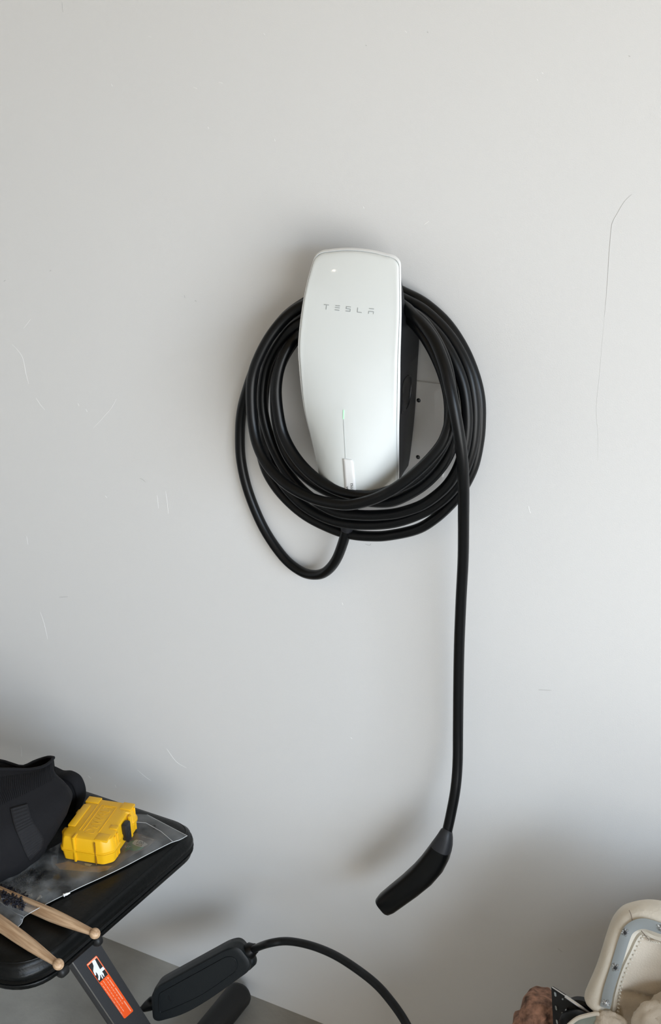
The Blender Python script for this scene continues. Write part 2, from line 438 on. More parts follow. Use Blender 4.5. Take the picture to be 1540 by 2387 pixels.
# black body: sections by height, (half width back, half width front, depth back)
BW = [(1.095, .049), (1.122, .0516), (1.134, .0538), (1.198, .0606), (1.254, .0636), (1.317, .0666), (1.43, .0650)]
BK = [(1.10, .062), (1.108, .045), (1.121, .012), (1.316, .012), (1.327, .026), (1.335, .058), (1.36, .060), (1.395, .062), (1.418, .0645)]
rings = []
for k in range(61):
    z = 1.100 + (1.418 - 1.100) * k / 60
    hf = min(smooth_interp(HWT, z) - 0.0048, 0.0735)
    hb = min(smooth_interp(BW, z), hf + 0.004) if z < 1.33 else hf - 0.001
    db = interp(BK, z); df = smooth_interp(DE, z) - 0.0038
    dm = db + (df - db) * 0.55
    hm = hb + (hf - hb) * 0.55
    sec = [(-hb + .004, db), (-hb, db + min(.004, (df - db) * .3)), (-hm, dm), (-hf, df), (-hf * .5, df + .004), (0, df + .005), (hf * .5, df + .004), (hf, df), (hm, dm), (hb, db + min(.004, (df - db) * .3)), (hb - .004, db)]
    rings.append([Vector((X0 + x, -d, z)) for x, d in sec])
V, F = loft(rings)
link('body', V, F, M_BODY, ch, sharp=40)
from mathutils.bvhtree import BVHTree
body_bvh = BVHTree.FromPolygons([tuple(v) for v in V], F)
# mounting bracket between body and wall, cable rest
box('wall_bracket', Vector((X0, -0.0065, 1.27)), E3, (0.045, 0.0065, 0.045), M_BODY, ch, bev=0.002)
# connector dock in the right flank: shallow lipped pocket, its shade put into the black
def flank(px, py, lift=0.0):                    # photo pixel -> point on the right flank of the body
    h = body_bvh.ray_cast(CAM, ray(px, py).normalized())
    return (h[0] + h[1] * lift * (1 if h[1].x > 0 else -1)) if h[0] else None
fn = Vector((0.97, -0.25, 0))
dock = [(951, 874), (956, 877), (957.5, 895), (956, 915), (953, 935), (948, 950), (940, 961), (935, 962), (936.5, 930), (937, 905), (941, 886)]
dp = [flank(x, y) for x, y in dock]
cc = sum(dp, Vector()) / len(dp)
dpc = crom(dp + [dp[0]], 3)[:-1]
V, F = loft([[cc + (p - cc) * 1.03 - fn * 0.001 for p in dpc], [cc + (p - cc) * 1.02 + fn * 0.0007 for p in dpc], [cc + (p - cc) * 0.94 + fn * 0.0008 for p in dpc],
             [cc + (p - cc) * 0.90 + fn * 0.0001 for p in dpc], [cc + (p - cc) * 0.5 + fn * 0.0002 for p in dpc]])
dk = link('connector_dock', V, F, M_HOLE, ch)
V, F = tube([p + fn * 0.0008 for p in [cc + (q_ - cc) * 0.97 for q_ in dpc[:17]]], 0.0007, 8)
link('dock_lip', V, F, M_HANDLE, dk)
tri = [flank(x, y) + fn * 0.0009 for x, y in ((936, 930), (948, 944), (943, 957), (936, 959))]
slab('dock_shelf', tri, fn, 0.001, M_BODY, dk, bev=0.0002)
# gland at the bottom where the cable leaves
V, F = tube([Vector(at(822, 1150, .05)), Vector(at(811, 1215, .05)), Vector(at(808, 1232, .05))], [0.012, 0.0115, 0.0095], 18)
link('cable_gland', V, F, M_BODY, ch)

# logo lettering: bars on the glass
def gl_pt(px, py, lift=0.0003):
    p = at(px, py, 0.1)
    for _ in range(4): p = at(px, py, face_d(p.x, p.z) + lift)
    return p
def bar(name, p1, p2, w, material, parent, t=0.0004, nseg=1):
    V = []; F = []
    a = Vector(p1); b = Vector(p2); u = (b - a).normalized(); v = Vector((-u.y, u.x)) * w / 2
    for k in range(nseg + 1):
        c = a + (b - a) * (k / nseg)
        V += [gl_pt(*(c + v), lift=t), gl_pt(*(c - v), lift=t), gl_pt(*(c + v), lift=-t), gl_pt(*(c - v), lift=-t)]
        if k:
            i = 4 * k; j = i - 4
            F += [(j, j + 1, i + 1, i), (j, i, i + 2, j + 2), (j + 1, j + 3, i + 3, i + 1)]
    F += [(0, 2, 3, 1), (i, i + 1, i + 3, i + 2)]
    return V, F
def letters(defs):
    for nm, strokes in defs:
        V = []; F = []
        for a, b in strokes:
            v, f = bar('', a, b, 1.7, None, None)
            F += [tuple(i + len(V) for i in q) for q in f]; V += v
        link(nm, V, F, M_LOGO, ch, smooth=False)
letters([('letter', [((754.6, 710.2), (766.4, 711.2)), ((761.0, 712), (759.6, 721.4))]),
         ('letter', [((781.6, 712.4), (792.2, 713.4)), ((780.4, 716.8), (791.6, 718.0)), ((779.8, 722.4), (790.8, 723.6))]),
         ('letter', [((806.6, 714.8), (817.6, 715.8)), ((807.2, 714.8), (806.4, 719.6)), ((806.2, 719.6), (817, 720.6)), ((816.4, 720.2), (815.8, 725.8)), ((805.2, 725.0), (816.2, 726.0))]),
         ('letter', [((833.6, 717.0), (832.6, 728.2)), ((832.2, 727.6), (842.8, 728.8))]),
         ('letter', [((860.0, 719.4), (871.4, 720.4)), ((858.8, 725.6), (870.6, 726.8)), ((859.6, 725.4), (858.4, 731.4)), ((870.4, 726.4), (869.6, 732.2))])])
V, F = bar('', (800.4, 956), (799.8, 977), 2.1, None, None, t=0.0006, nseg=3)
link('status_light', V, F, M_LED, ch, smooth=False)
V, F = bar('', (799.9, 977), (804.6, 1068), 0.9, None, None, t=0.0003, nseg=8)
link('light_slot', V, F, M_LOGO, ch, smooth=False)
# paper sticker, a little wrinkled, no code printed
V = []; F = []
nr = 14
for k in range(nr + 1):
    t = k / nr; y = 1069 + 78 * t
    L = 798.6 + 5.6 * t; R = L + 24.5 + 1.6 * t - (3 if k == 0 else 0)
    for q in range(5):
        lift = 0.0009 + (0.0008 if (k in (6, 7, 8) and q > 2) else 0)
        V.append(gl_pt(L + (R - L) * q / 4, y + (R - L) * q / 4 * 0.14, lift))
for k in range(nr):
    for q in range(4):
        i = k * 5 + q; F.append((i, i + 1, i + 6, i + 5))
st = link('sticker', V, F, M_PAPER, ch, sharp=80)
sm = st.modifiers.new('s', 'SOLIDIFY'); sm.thickness = 0.0003; sm.offset = 0
up_ = (gl_pt(806, 1100) - gl_pt(808, 1135)).normalized(); rt_ = (gl_pt(818, 1130) - gl_pt(806, 1130)).normalized(); nn = rt_.cross(up_).normalized()
if nn.y > 0: nn = -nn
textmesh('printed_number', '7752', 0.0055, gl_pt(820, 1134, 0.0014), up_, -rt_, nn, 0.0001, M_INK, st)
textmesh('printed_number', '8A', 0.005, gl_pt(809, 1138, 0.0014), up_, -rt_, nn, 0.0001, M_INK, st)

# ------------------------------------------------------------------ the coiled charging cable, one continuous run
PATH = [(815, 1195, .05), (808, 1228, .05), (800, 1262, .045), (783, 1305, .035), (760, 1332, .025), (733, 1340, .02), (700, 1331, .015), (660, 1298, .012), (615, 1232, .0105), (580, 1150, .010), (562, 1075, .010), (559, 1010, .010), (563, 960, .011), (574, 915, .014), (593, 860, .017), (622, 797, .02), (660, 744, .02), (703, 710, .021), (760, 680, .021), (830, 664, .021), (900, 667, .021),
        (949, 686, .022), (991, 709, .022), (1039, 752, .022), (1077, 808, .022), (1103, 868, .024), (1117, 925, .026), (1119, 980, .028), (1115, 1030, .03), (1102, 1089, .034), (1077, 1140, .038), (1051, 1174, .042), (1013, 1209, .045), (970, 1234, .045), (906, 1248, .045), (863, 1250, .045), (820, 1246, .045), (777, 1234, .045), (713, 1202, .045), (661, 1157, .042), (625, 1106, .04), (607, 1050, .036), (600, 990, .034), (599, 920, .032), (607, 850, .03), (632, 790, .03), (667, 745, .03), (703, 722, .03),
        (760, 698, .036), (830, 682, .036), (900, 682, .036),
        (950, 702, .036), (991, 726, .038), (1035, 768, .039), (1068, 815, .04), (1092, 870, .042), (1104, 930, .044), (1106, 985, .046), (1100, 1040, .048), (1085, 1090, .05), (1065, 1128, .052), (1034, 1163, .055), (991, 1192, .058), (927, 1216, .06), (863, 1223, .06), (799, 1219, .06), (743, 1200, .058), (691, 1164, .056), (645, 1105, .052), (624, 1050, .048), (615, 990, .046), (614, 930, .045), (622, 870, .045), (642, 818, .045), (670, 775, .045), (703, 745, .042),
        (760, 716, .040), (830, 700, .040), (900, 702, .040),
        (948, 722, .046), (985, 745, .052), (1025, 786, .055), (1055, 835, .057), (1077, 890, .058), (1087, 945, .06), (1088, 1000, .062), (1078, 1060, .064), (1060, 1105, .066), (1034, 1140, .068), (991, 1173, .07), (949, 1190, .072), (906, 1199, .073), (841, 1201, .073), (777, 1191, .072), (713, 1150, .07), (665, 1095, .066), (634, 1035, .062), (616, 975, .06), (611, 920, .060), (619, 862, .058), (638, 818, .056), (668, 778, .055), (700, 752, .052),
        (760, 725, .045), (830, 712, .045), (900, 712, .045),
        (946, 730, .047), (980, 757, .055), (1015, 805, .062), (1040, 860, .066), (1054, 915, .07), (1060, 970, .072), (1058, 1015, .074), (1047, 1055, .076), (1025, 1092, .08), (991, 1127, .084), (949, 1154, .088), (906, 1170, .09), (850, 1168, .09), (799, 1158, .088), (740, 1132, .084), (690, 1090, .08), (662, 1045, .076), (646, 990, .073), (641, 930, .07), (645, 880, .07), (659, 838, .066), (682, 800, .058), (705, 775, .050),
        (760, 738, .050), (830, 722, .050), (900, 722, .050),
        (945, 738, .055), (975, 765, .068), (1005, 810, .076), (1030, 865, .082), (1045, 920, .085), (1048, 975, .087), (1040, 1020, .09), (1020, 1060, .093), (990, 1097, .097), (950, 1127, .1), (890, 1150, .102), (850, 1156, .102), (790, 1145, .1), (735, 1114, .096), (692, 1070, .09), (661, 1015, .086), (648, 960, .084), (644, 905, .082), (652, 855, .078), (671, 812, .068), (697, 780, .055),
        (760, 728, .055), (830, 708, .055), (900, 710, .055),
        (950, 724, .06), (985, 750, .075), (1018, 798, .085), (1040, 850, .09), (1050, 905, .095), (1052, 955, .098), (1045, 999, .102), (1026, 1041, .106), (983, 1089, .112), (931, 1131, .118), (876, 1161, .12), (820, 1176, .12), (777, 1174, .118), (726, 1161, .114), (670, 1131, .108), (627, 1089, .1), (601, 1041, .094), (589, 986, .088), (585, 926, .085), (588, 880, .082), (601, 838, .078), (627, 788, .07), (661, 745, .06), (702, 714, .052),
        (760, 694, .050), (830, 682, .052), (900, 692, .055),
        (944, 716, .06), (961, 733, .07), (987, 759, .082), (1013, 797, .095), (1034, 849, .108), (1047, 900, .116), (1058, 951, .12), (1069, 1011, .12), (1077, 1071, .115), (1080, 1136, .105), (1080, 1200, .09), (1079, 1300, .075), (1074, 1400, .065), (1070, 1500, .058), (1068, 1600, .055), (1067, 1700, .055), (1066, 1780, .06), (1061, 1840, .068), (1051, 1895, .075), (1041, 1940, .082), (1037, 1952, .083)]
cab = thing('charging_cable', 'thick black charging cable coiled around the wall charger with handle hanging low', 'cable', at(1041, 1940, .082))
V, F = tube(crom([at(*p) for p in PATH], 6), 0.0078, 16)
link('cable', V, F, M_CABLE, cab, sharp=80)
# handle
HP = [(1042, 1934, 10), (1040, 1938, 14), (1037, 1950, 18), (1033, 1963, 22), (1028, 1975, 25), (1021, 1990, 28), (1007, 2013, 30.5), (985, 2038, 31), (955, 2064, 30), (925, 2087, 29), (903, 2104, 28), (893, 2112, 25), (888, 2116, 19), (885, 2118, 10)]
pts = [at(x, y, 0.083 + 0.02 * i / 13) for i, (x, y, r) in enumerate(HP)]
rr = [r / 1530.0 for x, y, r in HP]
T, N = frames(pts)
def hring(i, seg=28):
    b = T[i].cross(N[i]); out = []
    fl = 0.85 if i > 4 else 1.0
    for k in range(seg):
        a = 2 * math.pi * k / seg; e = 0.78
        c_, s_ = math.cos(a), math.sin(a)
        c2 = math.copysign(abs(c_) ** e, c_); s2 = math.copysign(abs(s_) ** e, s_)
        out.append(pts[i] + N[i] * c2 * rr[i] * fl + b * s2 * rr[i])
    return out
V, F = loft([hring(i) for i in range(4, len(pts))])
hd = link('connector_handle', V, F, M_HANDLE, cab, sharp=50)
V, F = loft([hring(i) for i in range(0, 5)])
V = [v for v in V]
col_ = link('collar', V, F, M_BODY, hd, sharp=50)

# ------------------------------------------------------------------ padded bench
ZP = 0.45
bench = thing('padded_bench', 'black vinyl padded bench with grey steel leg beside the wall', 'bench', (-0.5, -0.33, 0))
PX1 = -0.306
def pad_ring(z, ins):
    pts = roundpoly([(-1.15 + ins, -0.510 + ins), (-0.338 - ins, -0.510 + ins), (-0.312 - ins, -0.104 - ins), (-1.15 + ins, -0.104 - ins)], [0.05, 0.075, 0.045, 0.05], 10)
    return [Vector((p.x, p.y, z)) for p in pts]
def noisy(r, amp, f=18):
    return [v + Vector((noise.noise(v * f), noise.noise(v * f + Vector((7, 0, 0))), 0.6 * noise.noise(v * f + Vector((0, 9, 0))))) * amp for v in r]
def lev(L): return [noisy(pad_ring(z, i), a) for z, i, a in L]
V, F = loft(lev([(0.398, 0.012, 0), (0.397, 0.004, 0.001), (0.400, 0.0, 0.001), (0.407, -0.001, 0.001), (0.409, 0.0015, 0.001), (0.411, -0.001, 0.002), (0.416, -0.004, 0.003), (0.419, -0.001, 0.003), (0.424, -0.004, 0.004), (0.430, -0.003, 0.004), (0.433, 0.000, 0.004), (0.438, -0.001, 0.004), (0.4435, 0.003, 0.003), (0.4485, 0.008, 0.002), (0.4508, 0.014, 0.001), (0.4518, 0.025, 0.001), (0.452, 0.06, 0.001), (0.453, 0.1, 0.001), (0.453, 0.15, 0)]))
pad = link('seat_pad', V, F, M_VINYL, bench, sharp=70)
V, F = tube([v for v in pad_ring(0.4095, -0.002)] + [pad_ring(0.4095, -0.002)[0]], 0.0018, 8, capround=False)
link('piping', V, F, M_VINYL, pad)
V, F = tube([v for v in pad_ring(0.4445, 0.0045)] + [pad_ring(0.4445, 0.0045)[0]], 0.0013, 8, capround=False)
link('piping', V, F, M_VINYL, pad)
box('seat_board', Vector((-0.75, -0.31, 0.393)), E3, (0.37, 0.16, 0.008), M_STEELD, bench, bev=0.002)
# leg: flat tube sloping towards the wall, bottom on the floor bar
# its outer (right) face is the plane x = LXF
fnx = Vector((0.9971, -0.0759, 0)); pf = Vector((-0.337, -0.344, 0)) + fnx * 0.001
A = atp(166, 2241, pf, fnx); B = atp(264, 2387, pf, fnx); C2_ = atp(231, 2195, pf, fnx)
u = (B - A).normalized()
Llen = (A.z - 0.03) / -u.z

A = A - u * .008; C2_ = C2_ - u * .008; Llen += .008
slab('leg', [A, A + u * Llen, C2_ + u * Llen, C2_], fnx, 0.022, M_STEEL, bench, bev=0.0012)
w = (C2_ - A).normalized(); top = A
# bright line along the leg edge
ed = top + fnx * 0.0 + w * 0.0008
V, F = tube([ed + u * 0.002 - fnx * 0.0006, ed + u * Llen - fnx * 0.0006], 0.0010, 8)
link('leg_edge_line', V, F, M_SILV, bench)
# hinge rod below the pad edge
ha, hb_ = atz(143, 2264, .40), atz(230, 2188, .40)
V, F = tube([ha - fnx * .008, hb_ - fnx * .008], 0.006, 16)
hr = link('hinge_rod', V, F, M_STEELD, bench)
hu = (hb_ - ha).normalized()
for q_, sg in ((ha, 1), (hb_, -1)):
    V, F = tube([q_ - hu * .002, q_ + hu * sg * .006], 0.0095, 16)
    link('hinge_cap', V, F, M_STEELD, hr)
# floor bar on the wall side with rounded rubber end
ZF = 0.027
p1 = atz(574, 2297, ZF); p1.y = min(p1.y, -0.035)

V, F = tube([Vector((p1.x, p1.y, ZF)), Vector((p1.x, -0.75, ZF))], 0.0255, 28)
fb = link('floor_bar', V, F, M_STEELD, bench)
V, F = tube([Vector((-1.05, -0.05, ZF)), Vector((-1.05, -0.75, ZF))], 0.0255, 20)
link('floor_bar', V, F, M_STEELD, bench)
V, F = tube([Vector((-1.05, -0.3, ZF)), Vector((-1.05, -0.4, 0.39))], 0.02, 16)
link('leg', V, F, M_STEEL, bench)
# warning sticker, flat on the leg's outer face
def sp(X, Y, lift=0.0004):
    return atp(180 + X / 9.625, 2210 + Y / 9.625, pf + fnx * lift, fnx)
def flat(name, P, lift, material, parent, t=0.0003):
    return slab(name, [sp(x, y, lift) for x, y in P], fnx, t, material, parent)
stk = flat('warning_sticker', [(425, 172), (445, 185), (1252, 1392), (1250, 1420), (1075, 1575), (1050, 1575), (213, 385), (218, 362)], 0.0004, M_ORANGE, bench)
flat('sticker_border', [(425, 180), (560, 385), (700, 595), (690, 600), (436, 222), (248, 395), (238, 400), (220, 372)], 0.0006, M_PINK, stk)
flat('pictogram_panel', [(440, 220), (690, 590), (500, 775), (245, 395)], 0.0006, M_INK, stk)
M_HANDP = mat('white_print', (0.85, 0.88, 0.92), 0.5)
flat('hand_pictogram', [(388, 255), (405, 270), (450, 360), (505, 465), (560, 535), (590, 570), (612, 640), (598, 645), (575, 610), (552, 590), (540, 585), (560, 625), (582, 675), (566, 688), (545, 655), (520, 605), (508, 600), (515, 650), (505, 720), (488, 725), (470, 705), (478, 650), (465, 600), (440, 560), (415, 540), (425, 610), (405, 618), (385, 580), (360, 520), (368, 400), (350, 350), (328, 305)], 0.0008, M_HANDP, stk)
flat('pinch_block', [(580, 415), (622, 470), (522, 555), (483, 505)], 0.001, M_HANDP, stk)
flat('warning_triangle', [(655, 650), (712, 660), (700, 712)], 0.0008, M_PINK, stk)
ax_ = Vector((0.559, 0.829)); pr_ = Vector((0.829, -0.559))
random.seed(3)
V = []; F = []
def stripe(x, y, L, wd):
    a = Vector((x, y)); q = [a, a + ax_ * L, a + ax_ * L + pr_ * wd, a + pr_ * wd]
    i = len(V); V.extend([sp(p.x, p.y, 0.0008) for p in q]); F.append((i, i + 1, i + 2, i + 3))
for (x, y, L, segs, wd) in ((712, 715, 190, 1, 24), (838, 895, 310, 1, 24), (1035, 1190, 280, 1, 24), (630, 690, 640, 9, 16), (575, 740, 840, 11, 16), (530, 790, 900, 12, 16), (680, 1010, 640, 7, 15)):
    if segs == 1: stripe(x, y, L, wd); continue
    t = 0
    while t < L:
        l = L / segs * random.uniform(0.6, 0.9); stripe(x + ax_.x * t, y + ax_.y * t, l, wd); t += L / segs
link('printed_lines', V, F, M_PINK, stk, smooth=False)

# ------------------------------------------------------------------ things on the bench
ZTOP = 0.4535
# --- yellow bit case
P0 = atz(140, 2004, ZTOP + .004); P1 = atz(262, 2024, ZTOP + .004); P2 = atz(352, 1928, ZTOP + .004)
ex = (P1 - P0); ey = (P2 - P1)

X_ = ex.normalized(); Y_ = (ey - X_ * ey.dot(X_)).normalized(); Z_ = X_.cross(Y_)
if Z_.z < 0: Z_ = -Z_
CW, CL, CH = ex.length, ey.dot(Y_), 0.047
case = thing('tool_case', 'small yellow hard plastic bit case with black latch lying on the bench', 'tool case', P0)
def cpt(x, y, z): return P0 + X_ * (x * CW) + Y_ * (y * CL) + Z_ * z
def case_poly(ins):
    # octagonal outline with a step at the latch side
    a = [(0.06, 0.0), (0.84, 0.0), (1.0, 0.10), (1.0, 0.32), (0.955, 0.34), (0.955, 0.44), (0.955, 0.66), (0.955, 0.76), (1.0, 0.79), (1.0, 0.92), (0.90, 1.0), (0.06, 1.0), (0.0, 0.94), (0.0, 0.06)]
    out = []
    for p in roundpoly(a, [0.03, .05, .05, .02, .01, .01, .01, .01, .02, .05, .05, .03, .03, .03], 3):
        x = 0.5 + (p.x - 0.5) * (1 - 2 * ins / CW); y = 0.5 + (p.y - 0.5) * (1 - 2 * ins / CL)
        out.append((x, y))
    return out
def cring(z, ins): return [cpt(x, y, z) for x, y in case_poly(ins)]
V, F = loft([cring(0.0, 0.005), cring(0.002, 0.003), cring(0.018, 0.0012), cring(0.0195, -0.0003), cring(0.0212, -0.0003), cring(0.0215, 0.001)])
link('case_base', V, F, M_YEL, case, sharp=30)
V, F = loft([cring(0.0219, 0.001), cring(0.0221, -0.0003), cring(0.0238, -0.0003), cring(0.025, 0.0012), cring(0.040, 0.003), cring(0.0445, 0.005), cring(0.046, 0.009)])
link('case_lid', V, F, M_YEL, case, sharp=30)
def cblock(name, x, y, z, hx, hy, hz, material, bev=0.0012, parent=case):
    return box(name, cpt(x, y, z), (X_, Y_, Z_), (hx * CW, hy * CL, hz), material, parent, bev=bev)
# raised corner blocks and rails on the lid
cblock('corner_block', 0.16, 0.905, 0.0445, 0.13, 0.07, 0.0028, M_YEL)
cblock('corner_block', 0.84, 0.875, 0.0445, 0.11, 0.08, 0.0028, M_YEL)
cblock('corner_block', 0.79, 0.13, 0.0445, 0.12, 0.08, 0.0021, M_YEL)
cblock('rail', 0.11, 0.52, 0.0450, 0.07, 0.26, 0.0024, M_YEL)
cblock('rail', 0.865, 0.37, 0.0445, 0.075, 0.045, 0.0026, M_YEL)
# ribs wrapping over the front end
for xx, wd in ((0.30, 0.022), (0.0, 0.0)):
    if wd:
        cblock('rib', xx, 0.012, 0.023, wd, 0.016, 0.0222, M_YEL, 0.001)
        cblock('rib', xx, 0.055, 0.0458, wd, 0.06, 0.0018, M_YEL, 0.001)
cblock('groove_shade', 0.70, 0.006, 0.023, 0.006, 0.014, 0.0205, mat('yellow_shadow_gap', (0.25, 0.12, 0.004), 0.6), 0.0002)  # proud strip, the gap's shade put into its dark yellow
for yy in (0.21, 0.285): cblock('rib', 0.972, yy, 0.024, 0.020, 0.012, 0.0205, M_YEL, 0.002)
cblock('rib', 0.965, 0.88, 0.024, 0.020, 0.012, 0.0215, M_YEL, 0.001)
cblock('rib', 0.975, 0.70, 0.023, 0.03, 0.03, 0.0205, M_YEL, 0.0015)
lt = cblock('latch', 0.985, 0.55, 0.027, 0.055, 0.075, 0.0155, M_LATCH, 0.003)
cblock('latch_tab', 1.02, 0.55, 0.018, 0.03, 0.055, 0.010, M_LATCH, 0.002, lt)
for yy in (0.30, 0.74): cblock('hinge', -0.045, yy, 0.024, 0.045, 0.055, 0.010, M_YEL, 0.002)
# embossed frame lines and lettering
for xx, y0, y1 in ((0.30, 0.2, 0.82), (0.37, 0.2, 0.82), (0.66, 0.2, 0.82)):
    cblock('embossed_line', xx, (y0 + y1) / 2, 0.0462, 0.006, (y1 - y0) / 2, 0.0005, M_YEL, 0.0002)
cblock('embossed_line', 0.515, 0.82, 0.0462, 0.15, 0.006, 0.0005, M_YEL, 0.0002)
textmesh('embossed_lettering', 'DEWALT', 0.024, cpt(0.515, 0.5, 0.0460), Y_, -X_, Z_, 0.0004, M_YEL, case, squash=0.75 * CL / 0.105)

# --- clear zip bag
near = [(-60, 2110), (0, 2143), (22, 2158), (37, 2163), (50, 2152), (57, 2137), (90, 2117), (130, 2096), (185, 2069), (240, 2044), (290, 2020), (330, 1999), (365, 1981), (395, 1966), (405, 1962), (420, 1957), (436, 1948)]
far = [(-60, 2075), (0, 2045), (30, 2028), (45, 2020), (60, 2015), (75, 2008), (105, 1985), (140, 1965), (180, 1935), (215, 1920), (240, 1912), (270, 1905), (295, 1900), (310, 1898), (320, 1898), (330, 1898), (343, 1899)]
zb_ = thing('zip_bag', 'clear plastic zip bag of hardware lying flat under the yellow case', 'plastic bag', atz(200, 2010, ZTOP))
NP = crom([Vector((x, y, 0)) for x, y in near], 5); FP = crom([Vector((x, y, 0)) for x, y in far], 5)
NV = 22
SA = atz(221, 2176, ZTOP + .010); SB = atz(92, 2121, ZTOP + .0102)
def lift_stick(q):                     # the film drapes over the drumstick under it
    a = Vector((SA.x, SA.y)); b = Vector((SB.x, SB.y)); u_ = (b - a).normalized(); w_ = Vector((q.x, q.y)) - a
    d_ = abs(w_.x * u_.y - w_.y * u_.x)
    if w_.dot(u_) < 0: return 0
    return max(0.0, .0212 * (1 - max(0, d_ - .008) / .020))
def bagpt(i, j, layer):
    t = j / NV; p = NP[i] * (1 - t) + FP[i] * t
    q = atz(p.x, p.y, ZTOP + .003)
    e = math.sin(math.pi * min(1, t * 4) / 2) * (math.sin(math.pi * min(1, (len(NP) - 1 - i) / 8.0) / 2))
    h = 0.0011
    if layer:
        nz = abs(noise.noise(q * 26)) + 0.5 * abs(noise.noise(q * 60))
        left = max(0.0, min(1.0, (170 - p.x) / 80.0)); leftfade = min(1.0, t * 3)
        h = 0.0020 + e * (0.0022 + 0.006 * nz * left * leftfade + 0.0022 * nz)
        if p.x > 125 and p.y < 2020 - 0 and t > 0.25: h = min(h, 0.0034)
    if layer: h += .0035 * max(0.0, min(1.0, (135 - p.x) / 30.0)) * min(1, t * 8)
    e_ = (i / 8.0) if i < 8 else 1.0
    dd = lift_stick(q)
    h = max(h, dd)
    return atz(p.x, p.y, ZTOP + h)
V = []; F = []
for i in range(len(NP)):
    for j in range(NV + 1): V.append(bagpt(i, j, 1))
for i in range(len(NP) - 1):
    for j in range(NV):
        a = i * (NV + 1) + j; F.append((a, a + 1, a + NV + 2, a + NV + 1))
film = link('film', V, F, M_FILM, zb_, sharp=80)
if film.data.polygons[300].normal.z < 0: film.data.flip_normals()
V, F = tube([bagpt(i, 0, 1) for i in range(5, len(NP))], 0.0006, 6)
link('sealed_edge', V, F, M_FILMEDGE, film)
V, F = tube([bagpt(len(NP) - 1, j, 1) for j in range(NV + 1)], 0.0004, 6)
link('sealed_edge', V, F, M_FILMEDGE, film)
V, F = tube([atz(x, y, ZTOP + 0.0055) for x, y in ((0, 2102), (20, 2118), (40, 2130), (56, 2137))], 0.0006, 6)
link('zip_track', V, F, M_FILMEDGE, film)
V, F = tube([atz(x, y, ZTOP + 0.0055) for x, y in ((300, 1915), (340, 1918), (375, 1938), (402, 1961))], 0.0004, 6)
link('zip_track', V, F, M_FILMEDGE, film)
bm = bmesh.new(); bmesh.ops.create_circle(bm, cap_ends=True, segments=16, radius=0.0022)
cH = atz(360, 1925, ZTOP + 0.0062)
for v in bm.verts: v.co = cH + v.co
hl = frombm('hang_hole', bm, M_INK, film)
# printed card in the bag
zk = ZTOP + 0.0016
def flatz(name, P, z, material, parent, t=0.0003):
    return slab(name, [atz(x, y, z) for x, y in P], Vector((0, 0, 1)), t, material, parent)
card = tag(flatz('header_card', [(150, 2010), (205, 2034), (262, 2026), (300, 1998), (345, 1974), (363, 1957), (330, 1945), (300, 1938), (230, 1960)], zk, M_CARD, None),
           'dark brown printed card with green patch and white count badge inside the clear bag', 'card')
flatz('green_patch', [(290, 1985), (300, 1962), (318, 1958), (335, 1975), (327, 1981), (312, 1984), (300, 1980)], zk + 0.0004, M_GREEN, card)
flatz('white_badge', [tuple(p) for p in roundpoly([(307, 1966), (316, 1957), (330, 1959), (345, 1968), (331, 1975), (318, 1972)], 3, 3)], zk + 0.0008, M_PAPER, card)
flatz('tan_panel', [(128, 2014), (160, 2008), (205, 2020), (262, 2018), (250, 2028), (230, 2033), (180, 2030), (140, 2026)], zk + 0.0006, M_KRAFT, card)
flatz('white_patch', [(196, 2011), (215, 2014), (210, 2019), (199, 2017)], zk + 0.001, M_PAPER, card)
tx = (atz(340, 1968, zk) - atz(318, 1962, zk)).normalized(); ty = Vector((0, 0, 1)).cross(tx)
textmesh('printed_count', '100', 0.0095, atz(326, 1964, zk + 0.0012), tx, ty, Vector((0, 0, 1)), 0.0001, M_INK, card)
textmesh('printed_word', 'PACK', 0.0045, atz(324, 1970, zk + 0.0012), tx, ty, Vector((0, 0, 1)), 0.0001, M_INK, card)
textmesh('printed_word', 'UT', 0.008, atz(297, 1974, zk + 0.001), tx, ty, Vector((0, 0, 1)), 0.0001, M_PAPER, card)
textmesh('printed_word', 'WITH SCREWS', 0.0035, atz(344, 1954, zk + 0.001), tx, ty, Vector((0, 0, 1)), 0.0001, M_PAPER, card)
# dark screws heaped in the bag: one uncountable mass
random.seed(11)
V = []; F = []
hull = [(8, 2105), (0, 2060), (30, 2035), (60, 2025), (100, 2030), (105, 2045), (90, 2060), (70, 2075), (60, 2100), (55, 2120), (30, 2112)]
def inside(x, y, P):
    c = False; j = len(P) - 1
    for i in range(len(P)):
        if (P[i][1] > y) != (P[j][1] > y) and x < (P[j][0] - P[i][0]) * (y - P[i][1]) / (P[j][1] - P[i][1]) + P[i][0]: c = not c
        j = i
    return c
cnt = 0
while cnt < 420:
    x = random.uniform(-20, 108); y = random.uniform(2022, 2122)
    if not inside(x, y, hull): continue
    cnt += 1
    q = atz(x, y, ZTOP + 0.0022 + random.uniform(0, 0.0020))
    q = atz(x, y, q.z + max(0, lift_stick(q) - .001))
    d = Vector((random.uniform(-1, 1), random.uniform(-1, 1), random.uniform(-.15, .15))).normalized()
    v, f = tube([q - d * 0.004, q + d * 0.002, q + d * 0.0035], [0.0005, 0.0012, 0.0019], 6, capround=False)
    F += [tuple(i + len(V) for i in g) for g in f]; V += v
tag(link('screws', V, F, M_NAVY), 'dark navy screws heaped in the left end of the clear bag', 'screws', kind='stuff')
